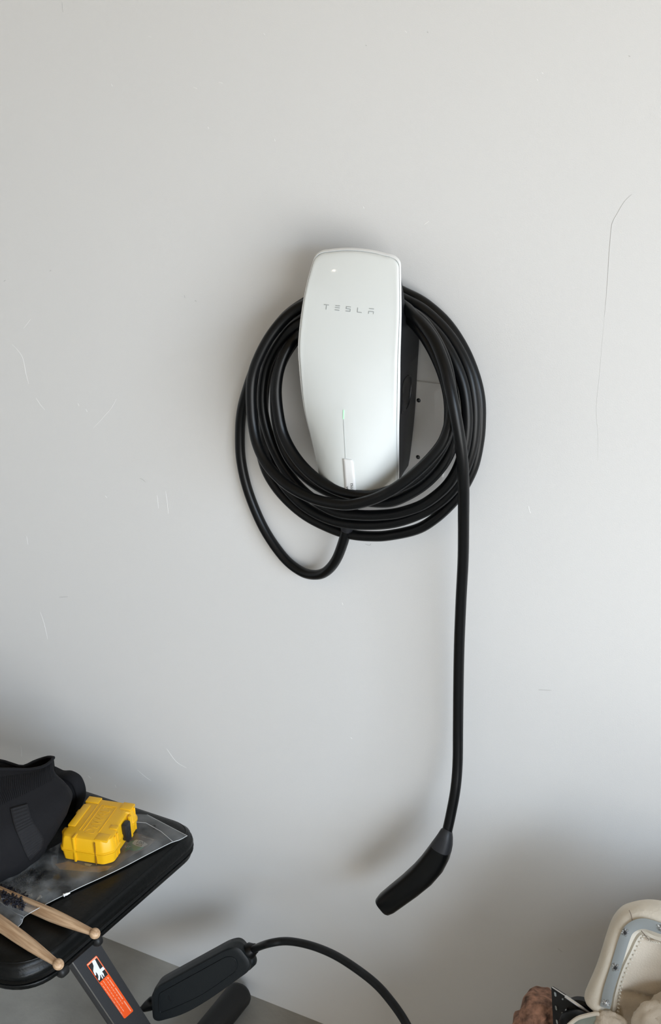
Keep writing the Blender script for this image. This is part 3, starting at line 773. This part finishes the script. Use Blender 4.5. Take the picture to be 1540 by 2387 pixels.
for k, (x, y, lab) in enumerate(((66, 2087, 'upper left'), (90, 2094, 'upper right'), (69, 2105, 'lowest'), (156, 2084, 'far right'))):
    q = atz(x, y, ZTOP + 0.0056); d = Vector((math.cos(k * 1.3 + .3), math.sin(k * 1.3 + .3), 0))
    V, F = tube([q - d * 0.0045, q - d * 0.002, q + d * 0.001, q + d * 0.0035, q + d * 0.0045], [0.0012, 0.0016, 0.0022, 0.0016, 0.003], 10)
    tag(link('wall_plug', V, F, M_PAPER), 'small white plastic wall plug in the clear bag, %s of the four' % lab, 'wall plug', group='white plugs in the clear bag')

# --- drumsticks
def drumstick(p_tip, p_far, label, rs, ext):
    tip = Vector(p_tip); fr = Vector(p_far); u = (fr - tip).normalized(); fr = tip + u * ext
    o = thing('drumstick', label, 'drumstick', tip, 'pair of drumsticks')
    L = ext
    prof = [(0.004, .0052), (0.008, .0053), (0.02, .0062), (0.04, .0078), (0.06, .0092), (0.085, .0102), (0.12, rs), (L, rs)]
    P = [Vector((s, 0, 0)) for s, r in prof]
    V, F = tube(P, [r for s, r in prof], 20)
    rot = Vector((1, 0, 0)).rotation_difference(u).to_matrix().to_4x4()
    me_o = link('shaft', V, F, M_WOOD, None); me_o.parent = o; me_o.matrix_parent_inverse = Matrix.Identity(4); me_o.rotation_euler = rot.to_euler()
    bm = bmesh.new(); bmesh.ops.create_uvsphere(bm, u_segments=20, v_segments=14, radius=0.0082)
    for v in bm.verts: v.co.x *= 1.02
    b = frombm('tip', bm, M_WOOD, None); b.parent = o; b.matrix_parent_inverse = Matrix.Identity(4); b.rotation_euler = rot.to_euler()
    return o
drumstick(SA, SB, 'oak drumstick with its thick end under the clear bag, tip nearer the wall', 0.0098, 0.32)
drumstick(atz(136, 2248, ZTOP + .010), atz(0, 2152, ZTOP + .0125), 'oak drumstick wholly in front of the clear bag, tip over the bench corner', 0.0110, 0.33)

# --- black canvas bag
bagD = 0.33
bag = thing('canvas_bag', 'slumped black canvas bag with open ribbed mouth and webbing strap on the bench', 'bag', atz(0, 2040, ZTOP))
# levels from bottom to top, described by the visible right flank and front line (photo pixels on their own depth planes)
def px_x(x, y, d): return at(x, y, d).x
eB = Vector((-0.35, -0.94, 0)).normalized(); pB = Vector((-0.94, 0.35, 0)).normalized(); NR = 64
def resample(P, n):
    P = list(P) + [P[0]]; L = [0]
    for a, b in zip(P, P[1:]): L.append(L[-1] + (b - a).length)
    out = []; k = 0
    for i in range(n):
        t = L[-1] * i / n
        while L[k + 1] < t: k += 1
        f_ = (t - L[k]) / max(L[k + 1] - L[k], 1e-9); out.append(P[k].lerp(P[k + 1], f_))
    return out
def sring(E, L, D, wr, seed=0):
    pts = []; n = 120
    for k in range(n):
        a = 2 * math.pi * k / n; ca, sa = math.cos(a), math.sin(a); e = 0.55
        c2 = math.copysign(abs(ca) ** e, ca); s2 = math.copysign(abs(sa) ** e, sa)
        p = E + eB * (L / 2 * (1 - c2)) + pB * (D / 2 * (1 - s2))
        q = noise.noise(Vector((p.x * 11, p.y * 11, p.z * 13 + seed))) * wr + noise.noise(Vector((p.x * 28, p.y * 28, p.z * 24))) * wr * .4
        pts.append(p + (eB * -c2 + pB * -s2).normalized() * q)
    rr_ = Vector((.88, .47, 0)); i0 = max(range(n), key=lambda i: pts[i].dot(rr_)); pts = pts[i0:] + pts[:i0]
    if (pts[6] - pts[0]).dot(eB) < (pts[-6] - pts[0]).dot(eB): pts = [pts[0]] + pts[:0:-1]
    return resample(pts, NR)
prof = [((148, 1990), .280, .33, .20, .003), ((156, 1976), .275, .34, .21, .005), ((176, 1948), .262, .35, .22, .008), ((191, 1908), .245, .35, .21, .010), ((201, 1868), .228, .34, .19, .009), ((182, 1838), .224, .33, .16, .006), ((155, 1808), .223, .32, .12, .004), ((139, 1786), .221, .30, .06, .002)]
rings = []
for k, ((x, y), d, L, D, wr) in enumerate(prof):
    E_ = at(x, y, d); rg = sring(E_, L, D, wr)
    for v in rg: v.z -= max(0, k - 3) / 4 * .055 * max(0, (v - E_).dot(pB) / D)
    rings.append(rg)
z0 = min(v.z for v in rings[0])
for v in rings[0]: v.z = ZTOP + .004
rings.insert(0, [v + (sum(rings[0], Vector()) / NR - v) * .06 for v in rings[0]])
for v in rings[0]: v.z = ZTOP + .0025
rimpx = [(125, 1766, .215), (121, 1773, .222), (103, 1786, .235), (80, 1792, .247), (60, 1794, .257), (30, 1793, .272), (0, 1793, .288), (-60, 1790, .32), (-130, 1788, .36), (-190, 1786, .40), (-220, 1782, .41), (-200, 1772, .37), (-130, 1765, .31), (-60, 1766, .27), (0, 1773, .25), (28, 1781, .245), (48, 1787, .245), (62, 1784, .235), (80, 1775, .222), (100, 1768, .208), (115, 1764.5, .205)]
topR = resample(crom([at(*p) for p in rimpx] + [at(*rimpx[0])], 6)[:-1], NR)
rings.append(topR)
V, F = loft(rings, cap=False)
F.append(tuple(range(NR)))
link('bag_body', V, F, M_BAG, bag, sharp=80)
cen = sum(topR, Vector()) / NR
def shr(r, mm, dz):
    out = []
    for i, v in enumerate(r):
        sgn = 1 if i < NR // 2 else -1
        out.append(v + pB * (mm * sgn * min(1, i / 6, (NR - i) / 6)) + Vector((0, 0, dz)))
    return out
inn = [topR, shr(topR, .002, -.001), shr(topR, .003, -.012), shr(topR, .004, -.05)]
V, F = loft(inn, cap=False); F.append(tuple(range((len(inn) - 1) * NR, len(inn) * NR)))
link('lining', V, F, M_INNER, bag, sharp=80)
V, F = tube(topR + [topR[0]], 0.0026, 8, capround=False)
link('mouth_hem', V, F, M_BAG, bag)
V = []; F = []
lowR = rings[-4]; midR = rings[-3]; hiR = rings[-2]
tpos = 0.0; step = 0.0
k = 0.5
while k < 24:
    i = int(k); f_ = k - i
    g = lambda r: r[i].lerp(r[i + 1], f_)
    o_ = Vector((.6, -.75, .1)) * .0008
    pts_ = [g(topR).lerp(g(hiR), .35) + o_, g(hiR) + o_, g(hiR).lerp(g(midR), .5) + o_, g(midR) + o_]
    v, f = tube(pts_, 0.0009, 5)
    F += [tuple(q + len(V) for q in gg) for gg in f]; V += v
    k += 0.0030 / max((topR[i + 1] - topR[i]).length, 1e-4)
link('ribbed_band', V, F, M_BAG, bag)
# back flap lobe behind the bag's right side
fl = [(118, 1790), (140, 1800), (160, 1801), (178, 1811), (188, 1828), (193, 1850), (190, 1872), (180, 1893), (172, 1915), (160, 1938), (146, 1952), (120, 1960), (100, 1900), (105, 1830)]
P = [at(p.x, p.y, .165) for p in crom([Vector((x, y, 0)) for x, y in fl] + [Vector((118, 1790, 0))], 4)[:-1]]
cF = sum(P, Vector()) / len(P)
def fr2(s, dy): return [cF + (p - cF) * s + Vector((0, dy, 0)) for p in P]
V, F = loft([fr2(.93, .012), fr2(.99, .008), fr2(1.0, .0), fr2(.99, -.006), fr2(.94, -.012), fr2(.90, -.0125), fr2(.885, -.009), fr2(.8, -.012), fr2(.4, -.02)])
link('side_flap', V, F, M_BAG, bag, sharp=60)
bagobj = [o for o in bag.children if o.name.startswith('bag_body')][0]
# project webbing strap on the bag front by ray casting on the mesh
from mathutils.bvhtree import BVHTree
bvh = BVHTree.FromPolygons([v.co.copy() for v in bagobj.data.vertices], [tuple(p.vertices) for p in bagobj.data.polygons])
def onbag(x, y, lift):
    r = ray(x, y).normalized(); h = bvh.ray_cast(CAM, r)
    if h[0] is None: return at(x, y, .4)
    return h[0] - r * lift
def strap(Lp, Rp, name, nrib):
    A_ = crom([Vector((x, y, 0)) for x, y in Lp], 10); B_ = crom([Vector((x, y, 0)) for x, y in Rp], 10)
    V = []; F = []
    n = min(len(A_), len(B_)); K = 6
    for i in range(n):
        for k in range(K + 1):
            p = A_[i].lerp(B_[i], k / K); V.append(onbag(p.x, p.y, 0.0030 + (0.0006 if i % 2 else 0)))
    for i in range(n - 1):
        for k in range(K):
            a = i * (K + 1) + k; F.append((a, a + 1, a + K + 2, a + K + 1))
    o = link(name, V, F, M_WEB, bag, sharp=10)
    mo = o.modifiers.new('s', 'SOLIDIFY'); mo.thickness = 0.003; mo.offset = -1
    return o
strap([(24, 1884), (34, 1925), (46, 1955), (58, 1985), (70, 2008)], [(64, 1873), (74, 1906), (88, 1930), (102, 1955), (98, 1978)], 'webbing_strap', 30)

# ------------------------------------------------------------------ portable charger brick with cable
mc = thing('portable_charger', 'black portable charging unit with thick cable arching to the right behind the bench leg', 'charger', at(465, 2300, .16))
nf = Vector((0.34, -0.92, 0.18)).normalized()
pc = at(468, 2292, .17)
def mp_(x, y, lift=0): return atp(x, y, pc + nf * lift, nf)
fo = [(350, 2326), (362, 2303), (530, 2211), (556, 2206), (584, 2242), (583, 2264), (486, 2333), (426, 2368), (366, 2384), (354, 2378)]
P = [mp_(p.x, p.y) for p in roundpoly(fo, [10, 14, 14, 16, 14, 12, 30, 30, 8, 8], 5)]
cM = sum(P, Vector()) / len(P)
def mr(s, lift): return [cM + (p - cM) * s + nf * lift for p in P]
TH = 0.036
V, F = loft([mr(.93, -TH), mr(.985, -TH + .003), mr(1.0, -TH * .55), mr(1.005, -TH * .5), mr(1.0, -TH * .45), mr(1.0, -.006), mr(.985, -.002), mr(.95, -.0003), mr(.9, -.0003), mr(.6, -0.0003)])
mb = link('housing', V, F, M_CABLE2 if False else mat('charcoal_plastic', (0.008, 0.0105, 0.012), 0.45, spec=0.35, bump=0.1, bscale=500), mc, sharp=35)
MP = mb.data.materials[0]
inn_ = [(370, 2316), (530, 2228), (552, 2234), (553, 2262), (470, 2320), (412, 2346), (371, 2362)]
q = [mp_(p.x, p.y) for p in roundpoly(inn_, [8, 14, 12, 12, 30, 30, 6], 5)]; cq = sum(q, Vector()) / len(q)
V, F = loft([[cq + (p - cq) * s + nf * l for p in q] for s, l in ((1.015, -.001), (1.0, .0014), (.985, .0016), (.975, .0006), (.6, .0006))])
link('raised_panel', V, F, MP, mb, sharp=45)
sl = [mp_(x, y, .0016) for x, y in ((391, 2322), (393, 2322), (399, 2336), (397, 2336))]
slab('status_slot', sl, nf, .0004, M_HOLE, mb)
# end caps
pE = [mp_(572, 2226, -.02), mp_(584, 2216, -.02), mp_(593, 2211, -.02)]
V, F = tube([mp_(560, 2247, -.021), mp_(574, 2240, -.021), mp_(585, 2235, -.021)], [.016, .016, .013], 20)
link('end_cap', V, F, MP, mb)
V, F = tube([mp_(572, 2222, -.018), mp_(586, 2214, -.018), mp_(594, 2211, -.018)], [.014, .0135, .009], 18)
link('strain_relief', V, F, M_CABLE, mb)
V, F = tube([mp_(356, 2338, -.018), mp_(344, 2345, -.018), mp_(336, 2350, -.018)], [.012, .0095, .007], 16)
link('strain_relief', V, F, M_CABLE, mb)
e0 = mp_(590, 2213, -.018)
cp = [e0] + [at(x, y, d) for x, y, d in ((620, 2201, .17), (660, 2194, .165), (700, 2198, .165), (745, 2211, .17), (790, 2232, .18), (840, 2265, .195), (880, 2298, .21), (912, 2335, .225), (938, 2372, .24), (958, 2410, .255), (972, 2450, .268))]
z_ = cp[-1].copy()
cp += [z_ + Vector((0.022, -0.03, -0.06)), Vector((z_.x + .04, z_.y - .075, .035)), Vector((z_.x + .055, z_.y - .15, .0095)), Vector((0.22, -0.8, 0.008))]
V, F = tube(crom(cp, 7), 0.0066, 14)
link('cable', V, F, M_CABLE2, mc, sharp=80)
e1 = mp_(342, 2346, -.018)
cp = [e1, mp_(325, 2356, -.018), mp_(305, 2368, -.02), Vector((-0.36, -0.26, 0.10)), Vector((-0.42, -0.28, 0.02)), Vector((-0.6, -0.35, 0.008))]
V, F = tube(crom(cp, 7), 0.0055, 12)
link('cord', V, F, M_CABLE2, mc, sharp=80)


# ------------------------------------------------------------------ clutter at the lower right, on a tote
DS = 0.26
ns = Vector((-0.05, -0.93, 0.36)).normalized()
ps = at(1450, 2260, DS)
def S(x, y, l=0.0): return atp(x, y, ps + ns * l, ns)
outer = [(1408, 2362), (1390, 2356), (1376, 2347), (1364, 2335), (1361, 2322), (1367, 2305), (1385, 2264), (1398, 2227), (1412, 2182), (1425, 2148), (1444, 2124), (1466, 2114), (1494, 2110), (1521, 2112), (1545, 2118), (1590, 2132), (1640, 2158), (1672, 2195), (1684, 2240), (1680, 2290), (1665, 2350), (1650, 2400), (1630, 2430)]
inner = [(1430, 2364), (1432, 2362), (1434, 2358), (1437, 2350), (1439, 2339), (1442, 2318), (1451, 2282), (1463, 2250), (1480, 2216), (1490, 2195), (1499, 2182), (1506, 2181), (1514, 2184), (1524, 2191), (1541, 2197), (1565, 2205), (1590, 2222), (1605, 2245), (1610, 2270), (1606, 2300), (1598, 2345), (1590, 2390), (1580, 2420)]
OC = crom([Vector((x, y, 0)) for x, y in outer], 5); IC = crom([Vector((x, y, 0)) for x, y in inner], 5)
seat = thing('padded_shell', 'worn cream padded seat shell with grey riveted strip on its rim', 'seat', Vector((S(1500, 2400).x, -DS, 0.42)))
K = 12; V = []; F = []
n = len(OC)
for i in range(n):
    for k in range(-2, K + 1):
        if k < 0:
            p = S(OC[i].x, OC[i].y) - ns * (0.03 if k == -2 else 0.012)
            if k == -1: p = p + (p - S(IC[i].x, IC[i].y)).normalized() * 0.003
        else:
            t = k / K; q = OC[i].lerp(IC[i], t)
            l = 0.016 * math.sin(math.pi * min(1, t * 1.15)) ** 0.6 if t < .87 else 0.016 * math.sin(math.pi * .87 * 1.15) ** .6 if False else 0.016 * max(0, math.sin(math.pi * t)) ** 0.6
            wp = S(q.x, q.y); l += noise.noise(wp * 30) * 0.0012
            p = wp + ns * l
        V.append(p)
    V.append(S(IC[i].x, IC[i].y) - ns * 0.02)
KK = K + 4
for i in range(n - 1):
    for k in range(KK - 1):
        a = i * KK + k; F.append((a, a + 1, a + KK + 1, a + KK))
F.append(tuple(range(KK))); F.append(tuple((n - 1) * KK + k for k in range(KK)))
rim = link('padded_rim', V, F, M_CREAM, seat, sharp=60)
# the strip
sc = [(1409, 2349), (1412, 2338), (1419, 2305), (1434, 2257), (1446, 2216), (1455, 2188), (1464, 2169), (1480, 2157), (1500, 2153), (1521, 2158), (1541, 2165), (1575, 2176), (1610, 2196), (1632, 2220), (1640, 2255), (1636, 2300), (1624, 2350)]
SCp = crom([Vector((x, y, 0)) for x, y in sc], 6)
V = []; F = []
for i, c in enumerate(SCp):
    a = SCp[max(0, i - 1)]; b = SCp[min(len(SCp) - 1, i + 1)]; t = (b - a).normalized(); nn_ = Vector((-t.y, t.x, 0)) * -1
    wd = 12.5 * (0.75 if i == 0 else 1)
    for sgn, l in ((-1, .0150), (-1, .0188), (-.5, .0195), (0, .0197), (.5, .0195), (1, .0188), (1, .0150)):
        q = c + nn_ * wd * sgn; V.append(S(q.x, q.y, l))
for i in range(len(SCp) - 1):
    for k in range(6):
        a = i * 7 + k; F.append((a, a + 1, a + 8, a + 7))
F.append(tuple(range(7))); F.append(tuple((len(SCp) - 1) * 7 + k for k in range(7)))
stp = link('riveted_strip', V, F, M_STRIP, seat, sharp=40)
Xs = (S(1500, 2260) - S(1450, 2260)).normalized(); Ys = ns.cross(Xs)
random.seed(9)
for (x, y, dark) in ((1457, 2174, 1), (1434.5, 2256, 1), (1411, 2338, 0), (1541, 2164, 0), (1612, 2198, 0)):
    c = S(x, y, .0200); V = []; F = []
    for k in range(8):
        a = 2 * math.pi * k / 8 + random.uniform(-.15, .15); r1 = .0018; r2 = random.uniform(.0040, .0062)
        d = Xs * math.cos(a) + Ys * math.sin(a); e = ns.cross(d)
        v, f = loft([[c + d * r1 + e * .0006 + ns * .0002, c + d * r1 - e * .0006 + ns * .0002, c + d * r1 + ns * .0016], [c + d * (r1 + r2) / 2 + e * .0012, c + d * (r1 + r2) / 2 - e * .0012, c + d * (r1 + r2) / 2 + ns * .0022], [c + d * r2 + e * .0006 - ns * .0003, c + d * r2 - e * .0006 - ns * .0003, c + d * r2 + ns * .0005]])
        F += [tuple(i + len(V) for i in g) for g in f]; V += v
    rv = link('star_rivet', V, F, M_SILV, stp, smooth=False)
    bm = bmesh.new(); bmesh.ops.create_uvsphere(bm, u_segments=12, v_segments=8, radius=.0026 if dark else .0018)
    for v in bm.verts: v.co = c + Xs * v.co.x + Ys * v.co.y + ns * (v.co.z * .3 + .0006)
    rv2 = frombm('rivet_core', bm, M_INK if dark else M_SILV, stp)
# rim seams
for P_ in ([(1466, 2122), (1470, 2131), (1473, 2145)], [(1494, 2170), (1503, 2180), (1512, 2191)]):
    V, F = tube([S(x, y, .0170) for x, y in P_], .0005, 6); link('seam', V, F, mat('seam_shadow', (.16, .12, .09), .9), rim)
# stitched edge inside
st_ = [(1437, 2362), (1440, 2330), (1446, 2298), (1460, 2257), (1480, 2216), (1498, 2181), (1512, 2192), (1528, 2196), (1548, 2198)]
SP = crom([Vector((x, y, 0)) for x, y in st_], 8)
for i in range(0, len(SP) - 1, 2):
    p = S(SP[i].x + 1, SP[i].y + .5, .0035); q2 = S(SP[i].x + 4, SP[i].y + 2.5, .0015)
    V, F = tube([p, q2], .0009, 6); link('stitch', V, F, M_CREAM, rim)
# sagging fabric inside the rim
GX, GY = 40, 44; V = []; F = []
for i in range(GX + 1):
    for j in range(GY + 1):
        x = 1424 + (1616 - 1424) * i / GX; y = 2172 + (2440 - 2172) * j / GY
        xl = 1488 - (y - 2176) * 0.36 if y < 2360 else 1422; xx = xl + (1612 - xl) * i / GX
        w0 = S(xx, y); u_ = i / GX; v_ = j / GY
        bowl = -0.003 - 0.017 * math.sin(math.pi * min(1, max(0, u_))) * min(1, v_ * 3)
        fold = 0.006 * math.sin((xx * 0.05 + y * 0.03)) * noise.noise(w0 * 12) + 0.006 * noise.noise(w0 * 26)
        crease = -0.008 * math.exp(-((y - (2318 + (xx - 1445) * 0.35)) / 7.0) ** 2)
        V.append(w0 + ns * (bowl + fold + crease))
for i in range(GX):
    for j in range(GY):
        a = i * (GY + 1) + j; F.append((a, a + 1, a + GY + 2, a + GY + 1))
fb_ = link('fabric_panel', V, F, M_CREAMF, seat, sharp=80)
mo = fb_.modifiers.new('s', 'SOLIDIFY'); mo.thickness = .002
# back shell reaching down to the tote
def lump(name, c, rx, ry, rz, material, parent, amp=.25, f=20, sub=4, seed=0):
    bm = bmesh.new(); bmesh.ops.create_icosphere(bm, subdivisions=sub, radius=1)
    for v in bm.verts:
        p = v.co.normalized(); k = 1 + amp * noise.noise(Vector((p.x * 2 + seed, p.y * 2, p.z * 2))) + amp * .5 * noise.noise(Vector((p.x * 5, p.y * 5 + seed, p.z * 5)))
        v.co = c + Vector((p.x * rx, p.y * ry, p.z * rz)) * k
    return frombm(name, bm, material, parent, sharp=70)
# crumpled cushion edge at the bottom: cream cuff with stitches
lump('bunched_fabric', S(1425, 2388, .012), .022, .012, .017, M_CREAMF, seat, .18, seed=2)
lump('bunched_fabric', S(1538, 2396, .018), .034, .02, .034, M_CREAMF, seat, .12, seed=5)
lump('bunched_fabric', S(1600, 2400, .0), .05, .04, .05, M_CREAMF, seat, .3, seed=8)
fp = [(1325, 2390), (1345, 2374), (1372, 2366), (1392, 2363), (1402, 2372), (1410, 2392), (1400, 2430), (1330, 2430)]
slab('sage_lining', [S(x, y, .016) for x, y in fp], ns, .006, M_SAGE, seat, bev=.0015)
V, F = tube(crom([S(x, y, .018) for x, y in fp[:5]], 4), .0028, 8); link('cream_piping', V, F, M_CREAM, seat)
# shell behind, standing on the tote
bp0 = [S(x, y, -.03) for x, y in ((1370, 2335), (1430, 2150), (1500, 2125), (1620, 2165), (1670, 2230), (1640, 2400), (1600, 2500), (1400, 2500))]
slab('back_shell', bp0, ns, .012, M_STEELD, seat, bev=.003)
box('foot_block', Vector((S(1500, 2500, -.03).x, S(1500, 2500, -.03).y, 0.401)), E3, (.09, .035, .041), M_STEELD, seat, bev=.004)


# bracket
DB = 0.27
nb = Vector((-0.1, -0.97, 0.2)).normalized(); pb = at(1310, 2350, DB)
def Bp(x, y, l=0): return atp(x, y, pb + nb * l, nb)
br = thing('metal_bracket', 'black slotted metal corner bracket with bright edge between bark and cream seat', 'bracket', Bp(1330, 2400))
bpoly = [(1284, 2302), (1287, 2301), (1318, 2321), (1381, 2366), (1384, 2390), (1380, 2550), (1296, 2550)]
slab('plate', [Bp(x, y) for x, y in bpoly], nb, .003, M_STEELD, br, bev=.0005)
V, F = tube([Bp(1318, 2323, .002), Bp(1380, 2367, .002)], .0022, 8); link('bright_edge', V, F, M_SILV, br)
V, F = tube([Bp(1287, 2301.5, .0006), Bp(1318, 2321.5, .0006)], .0008, 8); link('bright_edge', V, F, M_SILV, br)
for (x, y) in ((1293, 2318), (1295, 2350), (1297, 2382)):
    pp = [tuple(p) for p in roundpoly([(x - 2.5, y - 6), (x + 2, y - 3), (x + 3, y + 6), (x - 1, y + 4)], 2, 3)]
    s_ = slab('slot', [Bp(a, b, .0012) for a, b in pp], nb, .0018, M_STRIP, br)
for (x, y) in ((1311, 2329), (1310, 2361)):
    bm = bmesh.new(); bmesh.ops.create_uvsphere(bm, u_segments=10, v_segments=6, radius=.0013)
    for v in bm.verts: v.co = Bp(x, y, .001) + v.co
    frombm('bolt', bm, M_STRIP, br)
slab('tab', [Bp(x, y, .004) for x, y in ((1317, 2352), (1320, 2352), (1318, 2366), (1315, 2366))], nb, .004, M_SILV, br)
# black wheel partly behind and a cap in front
def disc(name, c, n, r, t, material, parent, bev):
    n = n.normalized(); a = n.cross(Vector((0, 0, 1))).normalized(); b = n.cross(a)
    R_ = []
    for rr_, l in ((0.02, -t), (r - bev, -t), (r, -t + bev), (r, t - bev), (r - bev, t), (r * .7, t), (r * .66, t - .002), (0.02 * r, t - .002)):
        R_.append([c + (a * math.cos(2 * math.pi * k / 40) + b * math.sin(2 * math.pi * k / 40)) * min(rr_, r) + n * l for k in range(40)])
    V, F = loft(R_); return link(name, V, F, material, parent)
disc('wheel', Bp(1352, 2372, -.018), Vector((0.1, -.9, .3)), .026, .010, M_CABLE, br, .004)
lump('rubber_cap', Bp(1348, 2392, .012), .026, .018, .022, M_VINYL, br, .05, sub=3)

# bark lump
bk = [(1188, 2400), (1193, 2384), (1205, 2372), (1207, 2358), (1212, 2347), (1217, 2338), (1225, 2327), (1234, 2323), (1244, 2327), (1253, 2330), (1266, 2334), (1284, 2341), (1296, 2346), (1300, 2400), (1300, 2500), (1200, 2500)]
nk = Vector((.1, -.9, .35)).normalized(); pk = at(1245, 2360, .24)
def Kp(x, y, l=0): return atp(x, y, pk + nk * l, nk)
bm = bmesh.new()
KPp = [Kp(p.x, p.y) for p in crom([Vector((x, y, 0)) for x, y in bk] + [Vector((1188, 2400, 0))], 3)[:-1]]
cK = Kp(1248, 2385); 
rings = []
for s_, l in ((.55, -.06), (.9, -.05), (1.0, -.03), (1.0, -.006), (.93, .004), (.75, .010), (.5, .016), (.25, .018), (.05, .018)):
    rings.append([cK + (p - cK) * s_ + nk * l + Vector((noise.noise(p * 60 + Vector((l * 90, 0, 0))), noise.noise(p * 60 + Vector((0, l * 90, 5))), noise.noise(p * 60 + Vector((3, 0, l * 90))))) * .0055 * (1 if s_ > .1 else 0) for p in KPp])
V, F = loft(rings)
tag(link('bark_lump', V, F, M_BRICK, sharp=25), 'crumbly reddish brown lump of bark left of the black bracket', 'bark')

# tote that carries them (its lid is just below the frame)
tote = thing('storage_tote', 'grey plastic tote carrying the bark, bracket and cream seat at lower right', 'tote', (0.48, -0.34, 0))
ZL = 0.36
def tr(z, ins):
    pp = roundpoly([(0.31 + ins, -0.56 + ins), (0.66 - ins, -0.56 + ins), (0.66 - ins, -0.205 - ins), (0.31 + ins, -0.205 - ins)], .03, 5)
    return [Vector((p.x, p.y, z)) for p in pp]
V, F = loft([tr(0, .045), tr(.006, .04), tr(ZL - .03, .012)]); link('tub', V, F, M_TOTE, tote)
V, F = loft([tr(ZL - .034, .006), tr(ZL - .034, 0), tr(ZL - .004, 0), tr(ZL, .004), tr(ZL, .02), tr(ZL - .004, .024), tr(ZL - .004, .1)]); link('lid', V, F, M_TOTE, tote)

bx = thing('shade_box', 'unseen brown box added right of the grey tote to shade the lower wall', 'box', (0.96, -0.32, 0))  # unseen box, added to block light and shade the lower right wall
M_BOX = mat('cardboard', (0.36, 0.25, 0.15), 0.85, var=0.1)
box('shade_box_body', Vector((0.96, -0.36, 0.33)), E3, (0.26, 0.27, 0.33), M_BOX, bx, bev=0.003)
box('shade_box_tape', Vector((0.96, -0.36, 0.6606)), E3, (0.262, 0.025, 0.0006), M_KRAFT, bx, bev=0)
# ------------------------------------------------------------------ warm ceiling bulb behind the viewer (seen as the spot on the glass)
lamp = thing('bulb_lamp', 'warm round bulb hanging from the garage ceiling', 'lamp', (-1.49, -2.057, 2.62))
bm = bmesh.new(); bmesh.ops.create_uvsphere(bm, u_segments=20, v_segments=12, radius=.028)
for v in bm.verts: v.co += Vector((-1.490, -2.057, 2.424))
frombm('bulb', bm, mat('warm_bulb', (1, .9, .8), .5, emis=(1, .86, .72), es=14), lamp)
V, F = tube([Vector((-1.490, -2.057, 2.437)), Vector((-1.490, -2.057, 2.7))], .006, 10); link('socket', V, F, M_BODY, lamp)
